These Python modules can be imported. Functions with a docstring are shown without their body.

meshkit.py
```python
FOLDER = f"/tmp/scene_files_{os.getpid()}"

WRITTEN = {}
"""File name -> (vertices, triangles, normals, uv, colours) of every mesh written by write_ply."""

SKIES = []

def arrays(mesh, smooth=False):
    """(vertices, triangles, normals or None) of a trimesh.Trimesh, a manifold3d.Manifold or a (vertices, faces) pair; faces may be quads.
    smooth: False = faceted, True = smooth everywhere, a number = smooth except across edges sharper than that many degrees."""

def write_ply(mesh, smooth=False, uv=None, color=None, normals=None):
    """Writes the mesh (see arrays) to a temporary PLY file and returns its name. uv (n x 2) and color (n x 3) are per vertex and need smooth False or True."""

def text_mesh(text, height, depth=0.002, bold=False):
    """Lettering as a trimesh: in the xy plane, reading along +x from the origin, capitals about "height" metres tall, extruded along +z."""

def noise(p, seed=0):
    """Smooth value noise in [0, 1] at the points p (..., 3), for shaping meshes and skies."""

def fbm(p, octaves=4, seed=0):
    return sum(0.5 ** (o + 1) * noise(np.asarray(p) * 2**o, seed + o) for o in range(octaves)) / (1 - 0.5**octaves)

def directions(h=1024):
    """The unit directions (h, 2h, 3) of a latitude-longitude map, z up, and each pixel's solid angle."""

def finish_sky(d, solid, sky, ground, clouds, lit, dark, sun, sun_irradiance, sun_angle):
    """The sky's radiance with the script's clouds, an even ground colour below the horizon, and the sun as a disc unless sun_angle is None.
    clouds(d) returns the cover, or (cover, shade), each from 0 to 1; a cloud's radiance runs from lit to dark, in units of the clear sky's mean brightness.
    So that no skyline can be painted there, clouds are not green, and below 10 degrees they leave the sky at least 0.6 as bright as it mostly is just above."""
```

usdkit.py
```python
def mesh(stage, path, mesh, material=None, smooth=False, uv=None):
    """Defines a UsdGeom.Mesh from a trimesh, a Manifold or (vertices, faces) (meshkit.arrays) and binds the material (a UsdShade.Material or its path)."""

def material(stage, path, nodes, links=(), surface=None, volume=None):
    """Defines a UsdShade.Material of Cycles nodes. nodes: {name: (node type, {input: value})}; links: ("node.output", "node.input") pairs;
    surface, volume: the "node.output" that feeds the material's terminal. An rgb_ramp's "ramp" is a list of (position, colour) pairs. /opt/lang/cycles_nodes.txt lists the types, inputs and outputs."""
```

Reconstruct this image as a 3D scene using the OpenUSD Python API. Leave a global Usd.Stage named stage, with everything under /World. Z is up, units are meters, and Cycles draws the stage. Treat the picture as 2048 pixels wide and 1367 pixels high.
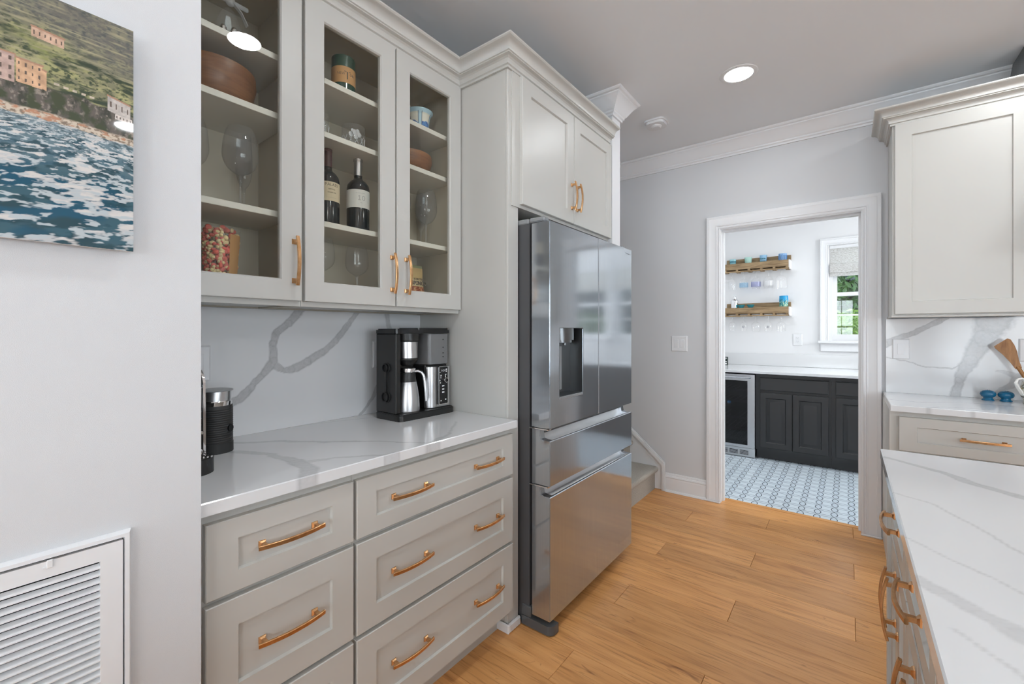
import math
import numpy as np
import trimesh
from shapely.geometry import Polygon, Point, box as sbox
from shapely import affinity
from pxr import Usd, UsdGeom, UsdLux, UsdShade, Gf, Sdf, Vt
import usdkit
import meshkit

stage = Usd.Stage.CreateInMemory()
UsdGeom.SetStageUpAxis(stage, 'Z')
UsdGeom.SetStageMetersPerUnit(stage, 1.0)
UsdGeom.Xform.Define(stage, '/World')
PI = math.pi

# ---------------------------------------------------------------- camera, sky, sun, window daylight, exposure
CAM_H, F_PX, YAW = 1.30, 870.0, 0.65797
cam = UsdGeom.Camera.Define(stage, '/World/camera')
cam.AddTranslateOp().Set(Gf.Vec3d(0, 0, CAM_H))
cam.AddRotateXYZOp().Set(Gf.Vec3f(90, 0, math.degrees(YAW)))
cam.CreateHorizontalApertureAttr(36.0)
cam.CreateVerticalApertureAttr(36.0 * 1367 / 2048)
cam.CreateFocalLengthAttr(36.0 * F_PX / 2048)
cam.CreateVerticalApertureOffsetAttr(-36.0 * 20.5 / 2048)
cam.CreateExposureAttr(0.10)

sky = UsdLux.DomeLight.Define(stage, '/World/sky_light')
sky.CreateColorAttr(Gf.Vec3f(0.80, 0.90, 1.0))
sky.CreateIntensityAttr(1.6)
sun = UsdLux.DistantLight.Define(stage, '/World/sun_light')
sun.CreateColorAttr(Gf.Vec3f(1.0, 0.96, 0.88))
sun.CreateIntensityAttr(9.0)
sun.CreateAngleAttr(0.6)
sun.AddRotateXYZOp().Set(Gf.Vec3f(-32, 0, 8))      # steep, from beyond the far window, towards the room


def rect_light(name, loc, rot, w, h, power, color=(1, 1, 1)):
    r = UsdLux.RectLight.Define(stage, '/World/' + name)
    r.AddTranslateOp().Set(Gf.Vec3d(*loc))
    r.AddRotateXYZOp().Set(Gf.Vec3f(*rot))
    r.CreateWidthAttr(w)
    r.CreateHeightAttr(h)
    r.CreateIntensityAttr(power)
    r.CreateColorAttr(Gf.Vec3f(*color))
    return r


DAY = (0.93, 0.97, 1.0)
# daylight standing in the openings of the windows (the living side behind the camera, and the far room)
rect_light('daylight_rear', (-0.15, -3.72, 1.45), (90, 0, 0), 1.9, 1.7, 4.6, DAY)
rect_light('daylight_rear_second', (2.15, -3.72, 1.45), (90, 0, 0), 1.9, 1.7, 4.0, DAY)
rect_light('daylight_side', (3.72, 0.0, 1.38), (90, 0, 90), 2.8, 1.45, 2.2, DAY)
rect_light('daylight_far_side', (2.42, 4.8, 1.75), (90, 0, 90), 1.2, 1.2, 15.0, (1.0, 0.975, 0.945))
LAMP = 102.0          # radiance of the recessed ceiling lamps

# ---------------------------------------------------------------- materials
K = '/World/Looks/'
UsdGeom.Scope.Define(stage, '/World/Looks')
MATS = {}


def mat(name, nodes, links=(), surface='p.BSDF'):
    if name not in MATS:
        MATS[name] = usdkit.material(stage, K + name, nodes, list(links), surface=surface)
    return MATS[name]


def plain(name, col, rough=0.5, metal=0.0, **kw):
    return mat(name, {'p': ('principled_bsdf', {'base_color': col, 'roughness': rough, 'metallic': metal, **kw})})


def bumpy(name, col, rough, scale, dist, col2=None, cscale=None, metal=0.0, detail=3.0):
    nodes = {'g': ('geometry', {}), 'n': ('noise_texture', {'scale': scale, 'detail': detail}),
             'b': ('bump', {'strength': 1.0, 'distance': dist}),
             'p': ('principled_bsdf', {'base_color': col, 'roughness': rough, 'metallic': metal})}
    links = [('g.position', 'n.vector'), ('n.fac', 'b.height'), ('b.normal', 'p.normal')]
    if col2 is not None:
        nodes['m'] = ('noise_texture', {'scale': cscale or scale, 'detail': 4.0})
        nodes['r'] = ('rgb_ramp', {'ramp': [(0.3, col), (0.7, col2)]})
        links += [('g.position', 'm.vector'), ('m.fac', 'r.fac'), ('r.color', 'p.base_color')]
    return mat(name, nodes, links)


WALL = bumpy('wall_paint', (0.625, 0.63, 0.645), 0.6, 900, 0.00025)
WALL_FAR = plain('far_wall_paint', (0.76, 0.76, 0.77), 0.6)
CEIL = bumpy('ceiling_paint', (0.78, 0.80, 0.825), 0.75, 700, 0.0003)
TRIM = plain('white_trim_paint', (0.76, 0.765, 0.78), 0.35)
GREIGE = plain('greige_cabinet_paint', (0.545, 0.535, 0.505), 0.38)
GREIGE_IN = plain('greige_cabinet_interior', (0.52, 0.465, 0.375), 0.5)
SHELF = plain('pale_shelf_paint', (0.70, 0.665, 0.60), 0.4)
DARKCAB = bumpy('charcoal_cabinet_paint', (0.020, 0.020, 0.021), 0.45, 60, 0.0003)
BRONZE = mat('brushed_bronze', {'g': ('geometry', {}), 'n': ('noise_texture', {'scale': 60.0, 'detail': 2.0}),
             'r': ('rgb_ramp', {'ramp': [(0.3, (0.60, 0.33, 0.145)), (0.7, (0.76, 0.455, 0.235))]}),
             'p': ('principled_bsdf', {'metallic': 1.0, 'roughness': 0.30})},
             [('g.position', 'n.vector'), ('n.fac', 'r.fac'), ('r.color', 'p.base_color')])
# coated appliance steel: a clear reflection over a broad satin one
STEEL = mat('brushed_steel', {'g': ('geometry', {}), 'm': ('mapping', {'scale': (300.0, 300.0, 4.0)}), 'n': ('noise_texture', {'scale': 1.0, 'detail': 2.0}),
            'r': ('rgb_ramp', {'ramp': [(0.2, (0.50, 0.535, 0.575)), (0.8, (0.56, 0.595, 0.635))]}),
            'p': ('principled_bsdf', {'metallic': 1.0, 'roughness': 0.095}), 'q': ('principled_bsdf', {'metallic': 1.0, 'roughness': 0.55}), 'x': ('mix_closure', {'fac': 0.32})},
            [('g.position', 'm.vector'), ('m.vector', 'n.vector'), ('n.fac', 'r.fac'), ('r.color', 'p.base_color'), ('r.color', 'q.base_color'), ('p.BSDF', 'x.closure1'), ('q.BSDF', 'x.closure2')], 'x.closure')
STEEL_SOFT = plain('satin_steel', (0.60, 0.60, 0.61), 0.30, 1.0)
CHROME = plain('polished_chrome', (0.80, 0.80, 0.81), 0.07, 1.0)
FRIDGE_SIDE = plain('dark_fridge_side', (0.10, 0.10, 0.105), 0.45, 0.4)
DARK_STEEL = plain('dark_steel', (0.16, 0.165, 0.17), 0.28, 0.9)
BLACK = plain('black_plastic', (0.012, 0.012, 0.012), 0.38)
BLACK_GLOSS = plain('black_gloss_plastic', (0.008, 0.008, 0.009), 0.12)
BLACK_SOFT = plain('black_rubber', (0.02, 0.02, 0.02), 0.55)
CHARCOAL_PLASTIC = plain('charcoal_plastic', (0.085, 0.09, 0.095), 0.4)
GREY_PLASTIC = plain('grey_plastic', (0.25, 0.26, 0.27), 0.35)
WHITE_PLASTIC = plain('white_plastic', (0.74, 0.745, 0.76), 0.35)
WHITE_METAL = plain('white_enamelled_metal', (0.76, 0.765, 0.78), 0.4)
WHITE_PRINT = plain('white_print', (0.8, 0.8, 0.8), 0.5)
GAP = plain('shadow_gap_black', (0.004, 0.004, 0.004), 0.9)
CARPET = bumpy('beige_loop_carpet', (0.42, 0.39, 0.345), 0.95, 260, 0.006, (0.52, 0.485, 0.43), 180)
CERAMIC = plain('white_glazed_ceramic', (0.78, 0.77, 0.74), 0.15)
BLUE_CERAMIC = plain('blue_glazed_ceramic', (0.010, 0.125, 0.245), 0.12)
BOTTLE = plain('dark_bottle_glass', (0.008, 0.012, 0.014), 0.07)
LABEL_CREAM = plain('cream_label_paper', (0.62, 0.52, 0.36), 0.7)
LABEL_WHITE = plain('white_label_paper', (0.62, 0.60, 0.56), 0.7)
INK = plain('label_ink', (0.12, 0.09, 0.07), 0.7)
FOIL_SILVER = plain('silver_foil', (0.62, 0.62, 0.63), 0.25, 1.0)
FOIL_DARK = plain('dark_red_foil', (0.06, 0.02, 0.018), 0.35)
TIN_GREEN = plain('green_glass', (0.018, 0.055, 0.038), 0.12)
LABEL_TAN = plain('tan_label_paper', (0.50, 0.27, 0.11), 0.6)
LAMP_EMIT = mat('lamp_lens', {'e': ('emission', {'color': (0.93, 0.975, 1.0), 'strength': LAMP})}, [], 'e.emission')
BLUE_LED = mat('blue_display', {'e': ('emission', {'color': (0.1, 0.45, 1.0), 'strength': 3.0})}, [], 'e.emission')
WHITE_LED = mat('white_display', {'e': ('emission', {'color': (0.9, 0.95, 1.0), 'strength': 0.6})}, [], 'e.emission')


def pane_mat(name, tint, f0=0.04, rough=0.0):
    # Schlick's rule on the facing angle, the same from both sides of the sheet
    return mat(name, {'l': ('layer_weight', {'blend': 0.5}), 'w': ('math', {'math_type': 'power', 'value2': 5.0}), 'f': ('math', {'math_type': 'multiply_add', 'value2': 0.95, 'value3': f0}),
                      't': ('transparent_bsdf', {'color': tint}), 'g': ('glossy_bsdf', {'color': (1, 1, 1), 'roughness': rough}), 'x': ('mix_closure', {})},
               [('l.facing', 'w.value1'), ('w.value', 'f.value1'), ('f.value', 'x.fac'), ('t.BSDF', 'x.closure1'), ('g.BSDF', 'x.closure2')], 'x.closure')


PANE = pane_mat('clear_pane', (0.92, 0.93, 0.90))
WINDOW_PANE = pane_mat('window_pane', (0.96, 0.97, 0.97))
DARK_PANE = pane_mat('smoked_pane', (0.30, 0.30, 0.31))
# stemware: clear, mirror-like towards its edges, with the faint milky scatter of dust and wear
GLASS = mat('thin_drinking_glass', {'l': ('layer_weight', {'blend': 0.5}), 'w': ('math', {'math_type': 'power', 'value2': 5.0}), 'f': ('math', {'math_type': 'multiply_add', 'value2': 0.55, 'value3': 0.04}),
            't': ('transparent_bsdf', {'color': (1, 1, 1)}), 'd': ('diffuse_bsdf', {'color': (0.9, 0.9, 0.9)}), 'y': ('mix_closure', {'fac': 0.06}), 'g': ('glossy_bsdf', {'color': (1, 1, 1), 'roughness': 0.03}), 'x': ('mix_closure', {})},
            [('l.facing', 'w.value1'), ('w.value', 'f.value1'), ('f.value', 'x.fac'), ('t.BSDF', 'y.closure1'), ('d.BSDF', 'y.closure2'), ('y.closure', 'x.closure1'), ('g.BSDF', 'x.closure2')], 'x.closure')


def tinted_glass(name, tint, amount):
    """Thin glass with a translucent print or tint on it."""
    return mat(name, {'t': ('transparent_bsdf', {'color': tint}), 'd': ('principled_bsdf', {'base_color': tint, 'roughness': 0.1}), 'x': ('mix_closure', {'fac': amount})},
               [('t.BSDF', 'x.closure1'), ('d.BSDF', 'x.closure2')], 'x.closure')


AQUA_GLASS = tinted_glass('aqua_glass', (0.55, 0.85, 0.90), 0.45)
MINT_GLASS = tinted_glass('mint_glass', (0.68, 0.90, 0.84), 0.5)
SKY_GLASS = tinted_glass('sky_blue_glass', (0.50, 0.74, 0.90), 0.5)
BLUE_GLASS = tinted_glass('stripe_blue_glass', (0.42, 0.62, 0.85), 0.55)
TEAL_GLASS = tinted_glass('teal_glass', (0.10, 0.42, 0.48), 0.45)
FROST = tinted_glass('frosted_glass', (0.85, 0.85, 0.86), 0.55)
CLEAR_PLASTIC = tinted_glass('clear_plastic', (0.93, 0.93, 0.93), 0.06)
RESERVOIR = tinted_glass('smoky_reservoir', (0.42, 0.42, 0.43), 0.42)


def wood(name, dark, light, axis_scale, rough=0.45, dist=0.0006):
    return mat(name, {'g': ('geometry', {}), 'i': ('object_info', {}), 'o': ('vector_math', {'math_type': 'scale', 'vector1': (7.3, 3.1, 5.7)}), 'a': ('vector_math', {'math_type': 'add'}),
                      'm': ('mapping', {'scale': axis_scale}), 'n': ('noise_texture', {'scale': 1.0, 'detail': 5.0, 'roughness': 0.6, 'distortion': 0.6}),
                      'r': ('rgb_ramp', {'ramp': [(0.28, dark), (0.72, light)]}), 'b': ('bump', {'strength': 0.5, 'distance': dist}),
                      'p': ('principled_bsdf', {'roughness': rough})},
               [('i.random', 'o.scale'), ('g.position', 'a.vector1'), ('o.vector', 'a.vector2'), ('a.vector', 'm.vector'), ('m.vector', 'n.vector'), ('n.fac', 'r.fac'), ('n.fac', 'b.height'),
                ('r.color', 'p.base_color'), ('b.normal', 'p.normal')])


BOWL_WOOD = wood('brown_turned_wood', (0.16, 0.065, 0.028), (0.30, 0.135, 0.060), (9, 9, 60), 0.4)
SPATULA_WOOD = wood('olive_wood', (0.22, 0.09, 0.025), (0.46, 0.22, 0.075), (60, 60, 8), 0.45)
RUSTIC = wood('rustic_pallet_wood', (0.15, 0.092, 0.045), (0.42, 0.295, 0.165), (5, 40, 40), 0.8, 0.002)

# floor planks: every plank is an object of its own, so object_info.random shifts grain and tone
PLANK = mat('oak_plank', {
    'g': ('geometry', {}), 'i': ('object_info', {}), 'o': ('vector_math', {'math_type': 'scale', 'vector1': (37.3, 23.1, 0.0)}), 'a': ('vector_math', {'math_type': 'add'}),
    'm1': ('mapping', {'scale': (1.6, 13.0, 1.0)}), 'n1': ('noise_texture', {'scale': 1.0, 'detail': 4.0, 'roughness': 0.55, 'distortion': 1.2}),
    'r1': ('rgb_ramp', {'ramp': [(0.25, (0.470, 0.205, 0.064)), (0.45, (0.660, 0.320, 0.112)), (0.60, (0.715, 0.360, 0.134)), (0.80, (0.780, 0.420, 0.172))]}),
    'm2': ('mapping', {'scale': (4.5, 95.0, 1.0)}), 'n2': ('noise_texture', {'scale': 1.0, 'detail': 3.0, 'roughness': 0.6, 'distortion': 0.4}),
    'r2': ('rgb_ramp', {'ramp': [(0.30, (0.66, 0.60, 0.54)), (0.46, (1.0, 1.0, 1.0)), (1.0, (1.06, 1.06, 1.06))]}),
    'm3': ('mapping', {'scale': (3.0, 9.0, 1.0)}), 'n3': ('noise_texture', {'scale': 1.6, 'detail': 2.0, 'roughness': 0.5, 'distortion': 2.0}),
    'r3': ('rgb_ramp', {'ramp': [(0.22, (0.46, 0.38, 0.32)), (0.32, (1.0, 1.0, 1.0)), (1.0, (1.0, 1.0, 1.0))]}),
    'v': ('map_range', {'from_min': 0.0, 'from_max': 1.0, 'to_min': 0.88, 'to_max': 1.10}),
    'x1': ('mix', {'mix_type': 'multiply', 'fac': 0.95}), 'x3': ('mix', {'mix_type': 'multiply', 'fac': 0.9}), 'hv': ('hsv', {}),
    'b': ('bump', {'strength': 0.35, 'distance': 0.0006}), 'p': ('principled_bsdf', {'roughness': 0.34, 'specular_ior_level': 0.35})},
    [('i.random', 'o.scale'), ('g.position', 'a.vector1'), ('o.vector', 'a.vector2'),
     ('a.vector', 'm1.vector'), ('m1.vector', 'n1.vector'), ('n1.fac', 'r1.fac'),
     ('a.vector', 'm2.vector'), ('m2.vector', 'n2.vector'), ('n2.fac', 'r2.fac'),
     ('a.vector', 'm3.vector'), ('m3.vector', 'n3.vector'), ('n3.fac', 'r3.fac'),
     ('r1.color', 'x1.color1'), ('r2.color', 'x1.color2'), ('x1.color', 'x3.color1'), ('r3.color', 'x3.color2'),
     ('i.random', 'v.value'), ('v.result', 'hv.value'), ('x3.color', 'hv.color'), ('hv.color', 'p.base_color'),
     ('n2.fac', 'b.height'), ('b.normal', 'p.normal')])

# quartz: the vein amount is an attribute of the mesh's own points (0 where it has none)
QUARTZ = mat('veined_white_quartz', {
    'at': ('attribute', {'attribute': 'vein'}), 'g': ('geometry', {}), 'n': ('noise_texture', {'scale': 70.0, 'detail': 4.0}),
    'k': ('map_range', {'from_min': 0.25, 'from_max': 0.75, 'to_min': 0.70, 'to_max': 1.0}), 'mu': ('math', {'math_type': 'multiply'}),
    'x': ('mix', {'color1': (0.70, 0.705, 0.715), 'color2': (0.365, 0.365, 0.375)}), 'p': ('principled_bsdf', {'roughness': 0.12})},
    [('at.fac', 'mu.value1'), ('g.position', 'n.vector'), ('n.fac', 'k.value'), ('k.result', 'mu.value2'), ('mu.value', 'x.fac'), ('x.color', 'p.base_color')])
PRINT = mat('gloss_photo_print', {'at': ('attribute', {'attribute': 'print'}), 'p': ('principled_bsdf', {'roughness': 0.03})}, [('at.color', 'p.base_color')])
PAINTED = mat('painted_pattern', {'at': ('attribute', {'attribute': 'print'}), 'p': ('principled_bsdf', {'roughness': 0.25})}, [('at.color', 'p.base_color')])


def tile_material():
    """Printed pattern of the far floor: chains of links along y, thin double rules along x."""
    N = {'g': ('geometry', {}), 's': ('separate_xyz', {})}
    L = [('g.position', 's.vector')]
    cnt = [0]

    def m(op, a, b=None, c=None, clamp=False):
        cnt[0] += 1
        nm = 'm%d' % cnt[0]
        d = {'math_type': op}
        if clamp:
            d['use_clamp'] = True
        for k, v in (('value1', a), ('value2', b), ('value3', c)):
            if v is None:
                continue
            if isinstance(v, str):
                L.append((v, nm + '.' + k))
            else:
                d[k] = float(v)
        N[nm] = ('math', d)
        return nm + '.value'
    px, py = 0.0972, 0.106
    u = m('subtract', m('fraction', m('divide', m('add', 's.x', 10.0 * px - 0.019 + px / 2), px)), 0.5)
    v = m('divide', m('add', 's.y', -3.9), py)
    strand = m('multiply', m('absolute', m('sine', m('multiply', v, PI))), 0.20)
    au = m('absolute', u)
    d1 = m('absolute', m('subtract', au, strand))
    line = m('subtract', 1.0, m('divide', d1, 0.034), clamp=True)
    line = m('multiply', line, 1.9, clamp=True)
    fv = m('absolute', m('subtract', m('fraction', m('add', v, 0.5)), 0.5))
    d2 = m('absolute', m('subtract', fv, m('add', 0.10, m('multiply', au, 0.10))))
    rule = m('multiply', m('subtract', 1.0, m('divide', d2, 0.075), clamp=True), m('greater_than', au, 0.10))
    inside = m('less_than', au, strand)
    N['x0'] = ('mix', {'color1': (0.66, 0.74, 0.80), 'color2': (0.58, 0.66, 0.73)})
    N['x1'] = ('mix', {'color2': (0.22, 0.27, 0.33)})
    N['x2'] = ('mix', {'color2': (0.022, 0.035, 0.06)})
    N['h'] = ('math', {'math_type': 'multiply', 'value2': 0.95})
    N['p'] = ('principled_bsdf', {'roughness': 0.28})
    L.extend([(inside, 'x0.fac'), ('x0.color', 'x1.color1'), (rule, 'h.value1'), ('h.value', 'x1.fac'), ('x1.color', 'x2.color1'), (line, 'x2.fac'), ('x2.color', 'p.base_color')])
    return mat('patterned_floor', N, L)


TILE = tile_material()
BLIND = mat('woven_blind', {'g': ('geometry', {}), 'm': ('mapping', {'scale': (60.0, 1.0, 190.0)}), 'n': ('noise_texture', {'scale': 1.0, 'detail': 3.0}),
            'r': ('rgb_ramp', {'ramp': [(0.35, (0.60, 0.585, 0.56)), (0.6, (0.85, 0.85, 0.84))]}), 'd': ('diffuse_bsdf', {}), 't': ('translucent_bsdf', {}), 'x': ('mix_closure', {'fac': 0.35})},
            [('g.position', 'm.vector'), ('m.vector', 'n.vector'), ('n.fac', 'r.fac'), ('r.color', 'd.color'), ('r.color', 't.color'), ('d.BSDF', 'x.closure1'), ('t.BSDF', 'x.closure2')], 'x.closure')


def leaf_mat(name, a, b, c=None):
    return mat(name, {'g': ('geometry', {}), 'r': ('rgb_ramp', {'ramp': [(0.0, a), (1.0, b)] if c is None else [(0.0, a), (0.45, a), (0.7, b), (1.0, c)]}), 'd': ('principled_bsdf', {'roughness': 0.4}), 't': ('translucent_bsdf', {}), 'x': ('mix_closure', {'fac': 0.35})},
               [('g.random_per_island', 'r.fac'), ('r.color', 'd.base_color'), ('r.color', 't.color'), ('d.BSDF', 'x.closure1'), ('t.BSDF', 'x.closure2')], 'x.closure')


LEAF_DARK = leaf_mat('dark_leaves', (0.012, 0.034, 0.034), (0.034, 0.075, 0.055))
LEAF_MID = leaf_mat('mid_green_leaves', (0.04, 0.11, 0.02), (0.15, 0.25, 0.06))
LEAF_TIP = leaf_mat('lime_and_coral_leaves', (0.16, 0.27, 0.045), (0.62, 0.50, 0.16), (0.62, 0.30, 0.20))
BARK = plain('bark', (0.06, 0.045, 0.035), 0.9)
LAWN = bumpy('lawn', (0.05, 0.10, 0.03), 0.95, 30, 0.02)

# ---------------------------------------------------------------- object helpers
USED = {}


def numbered(parent, name):
    k = parent + '/' + name
    n = USED.get(k, 0)
    USED[k] = n + 1
    return k if n == 0 else '%s_%03d' % (k, n)


def tag(prim, label=None, cat=None, group=None, kind=None):
    for k, v in (('label', label), ('category', cat), ('group', group), ('kind', kind)):
        if v:
            prim.SetCustomDataByKey(k, v)
    return prim


class T:
    """A thing: an Xform at its base; its parts are given in world coordinates (or, with local=True, in its own)."""

    def __init__(self, name, label, cat, loc=(0, 0, 0), group=None, kind=None, local=False, rotz=0.0):
        self.path = numbered('/World', name)
        self.name, self.cat, self.group, self.local = name, cat, group, local
        self.off = np.zeros(3) if local else np.array(loc, float)
        x = UsdGeom.Xform.Define(stage, self.path)
        x.AddTranslateOp().Set(Gf.Vec3d(*map(float, loc)))
        x.AddRotateZOp().Set(float(rotz))
        self.prim = tag(x.GetPrim(), label, cat, group, kind)

    def part(self, name, mesh, m, label=None, smooth=30, kind=None, attr=None):
        p = Part()
        p.path, p.off = numbered(self.path, name), self.off
        p.prim = put(p.path, mesh, m, smooth, self.off, attr)
        tag(p.prim, label, None, None, kind)
        return p

    def copy(self, loc, label, rotz=0.0, group=None):
        x = UsdGeom.Xform.Define(stage, numbered('/World', self.name))
        x.AddTranslateOp().Set(Gf.Vec3d(*map(float, loc)))
        x.AddRotateZOp().Set(float(rotz))
        x.GetPrim().GetReferences().AddInternalReference(self.path)
        x.GetPrim().SetInstanceable(True)
        tag(x.GetPrim(), label, self.cat, group or self.group)
        return x


class Part:
    part = T.part


def put(path, mesh, m, smooth=30, off=(0, 0, 0), attr=None):
    v, f = (np.asarray(mesh[0], float), np.asarray(mesh[1], int)) if isinstance(mesh, tuple) else (np.asarray(mesh.vertices), np.asarray(mesh.faces))
    off = np.asarray(off, float)
    if attr is not None:
        g = usdkit.mesh(stage, path, (v - off, f), m, smooth=True if smooth else False)
        nm, val = attr
        val = np.asarray(val, np.float32)
        api = UsdGeom.PrimvarsAPI(g)
        if val.ndim == 1:
            api.CreatePrimvar(nm, Sdf.ValueTypeNames.FloatArray, 'vertex').Set(Vt.FloatArray.FromNumpy(val))
        else:
            api.CreatePrimvar(nm, Sdf.ValueTypeNames.Color3fArray, 'vertex').Set(Vt.Vec3fArray.FromNumpy(val))
    else:
        g = usdkit.mesh(stage, path, trimesh.Trimesh(v - off, f, process=False), m, smooth=smooth)
    return g.GetPrim()


class Single:
    part = T.part


def single(name, mesh, m, label=None, cat=None, group=None, kind=None, smooth=30, attr=None):
    s = Single()
    s.path, s.off = numbered('/World', name), np.zeros(3)
    s.prim = tag(put(s.path, mesh, m, smooth, (0, 0, 0), attr), label, cat, group, kind)
    return s


def struct(name, mesh, m, smooth=30, attr=None, label=None):
    return single(name, mesh, m, label, None, None, 'structure', smooth, attr)


# ---------------------------------------------------------------- shape helpers
def cat(*ms):
    out = []
    for m in ms:
        out.extend(m) if isinstance(m, list) else out.append(m)
    return trimesh.util.concatenate(out) if len(out) > 1 else out[0]


def bx(x0, x1, y0, y1, z0, z1, b=0.0):
    if b <= 0:
        m = trimesh.creation.box([x1 - x0, y1 - y0, z1 - z0])
        m.apply_translation([(x0 + x1) / 2, (y0 + y1) / 2, (z0 + z1) / 2])
        return m
    c, hs = np.array([x0 + x1, y0 + y1, z0 + z1]) / 2, np.array([x1 - x0, y1 - y0, z1 - z0]) / 2
    pts = []
    for sx in (-1, 1):
        for sy in (-1, 1):
            for sz in (-1, 1):
                s = np.array([sx, sy, sz])
                for k in range(3):
                    q = hs - b
                    q[k] = hs[k]
                    pts.append(c + s * q)
    return trimesh.convex.convex_hull(np.array(pts))


def open_back(m, n):
    """Drops the faces looking against n: a sheet with its edges, met once by a ray that crosses it."""
    m.update_faces(m.face_normals @ np.array(n, float) > -0.9)
    return m


def orient(m):
    if m.volume < 0:
        m.invert()
    return m


def prism(poly, axis, a0, a1):
    """A 2D shape extruded along an axis. In-plane coordinates: axis x -> (y, z), y -> (x, z), z -> (x, y)."""
    p = poly if isinstance(poly, Polygon) else Polygon(poly)
    m = trimesh.creation.extrude_polygon(p, a1 - a0, engine='earcut')
    v = m.vertices.copy()
    if axis == 'z':
        w = np.c_[v[:, 0], v[:, 1], v[:, 2] + a0]
    elif axis == 'x':
        w = np.c_[v[:, 2] + a0, v[:, 0], v[:, 1]]
    else:
        w = np.c_[v[:, 0], v[:, 2] + a0, v[:, 1]]
    return orient(trimesh.Trimesh(w, m.faces, process=False))


def rrect(x0, x1, y0, y1, r, q=6):
    return sbox(x0 + r, y0 + r, x1 - r, y1 - r).buffer(r, quad_segs=q)


def lathe(profile, c=(0, 0, 0), n=32):
    """Turns an (r, z) profile about z; closed where it starts and ends on the axis, or as a shell loop otherwise."""
    p = np.array(profile, float)
    a = np.linspace(0, 2 * PI, n, endpoint=False)
    V = np.stack([np.outer(p[:, 0], np.cos(a)), np.outer(p[:, 0], np.sin(a)), np.repeat(p[:, 1][:, None], n, 1)], -1).reshape(-1, 3)
    k = len(p)
    F = []
    i = np.arange(n)
    j = (i + 1) % n
    for r in range(k - 1):
        A, B, C, D = r * n + i, r * n + j, (r + 1) * n + j, (r + 1) * n + i
        F += [np.c_[A, B, C], np.c_[A, C, D]]
    m = trimesh.Trimesh(V + np.array(c, float), np.vstack(F), process=False)
    m.merge_vertices(digits_vertex=7)
    m.update_faces(m.nondegenerate_faces())
    return orient(m)


def tube(pts, sec, up=(0, 0, 1), closed_ends=True):
    """Sweeps a section (list of (side, up) offsets, or a radius) along points."""
    P = np.array(pts, float)
    if np.ndim(sec) == 0:
        a = np.linspace(0, 2 * PI, 12, endpoint=False)
        sec = np.c_[np.cos(a), np.sin(a)] * sec
    S = np.array(sec, float)
    t = np.gradient(P, axis=0)
    t /= np.linalg.norm(t, axis=1, keepdims=True)
    up = np.array(up, float)
    side = np.cross(t, up)
    ln = np.linalg.norm(side, axis=1, keepdims=True)
    side = np.where(ln > 1e-6, side / np.maximum(ln, 1e-9), np.array([1.0, 0, 0]))
    uu = np.cross(side, t)
    n, k = len(P), len(S)
    V = (P[:, None] + side[:, None] * S[None, :, :1] + uu[:, None] * S[None, :, 1:2]).reshape(-1, 3)
    F = []
    i = np.arange(k)
    j = (i + 1) % k
    for r in range(n - 1):
        A, B, C, D = r * k + i, r * k + j, (r + 1) * k + j, (r + 1) * k + i
        F += [np.c_[A, B, C], np.c_[A, C, D]]
    if closed_ends:
        V = np.vstack([V, P[0], P[-1]])
        F += [np.c_[j, i, np.full(k, n * k)], np.c_[(n - 1) * k + i, (n - 1) * k + j, np.full(k, n * k + 1)]]
    return orient(trimesh.Trimesh(V, np.vstack(F), process=False))


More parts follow.
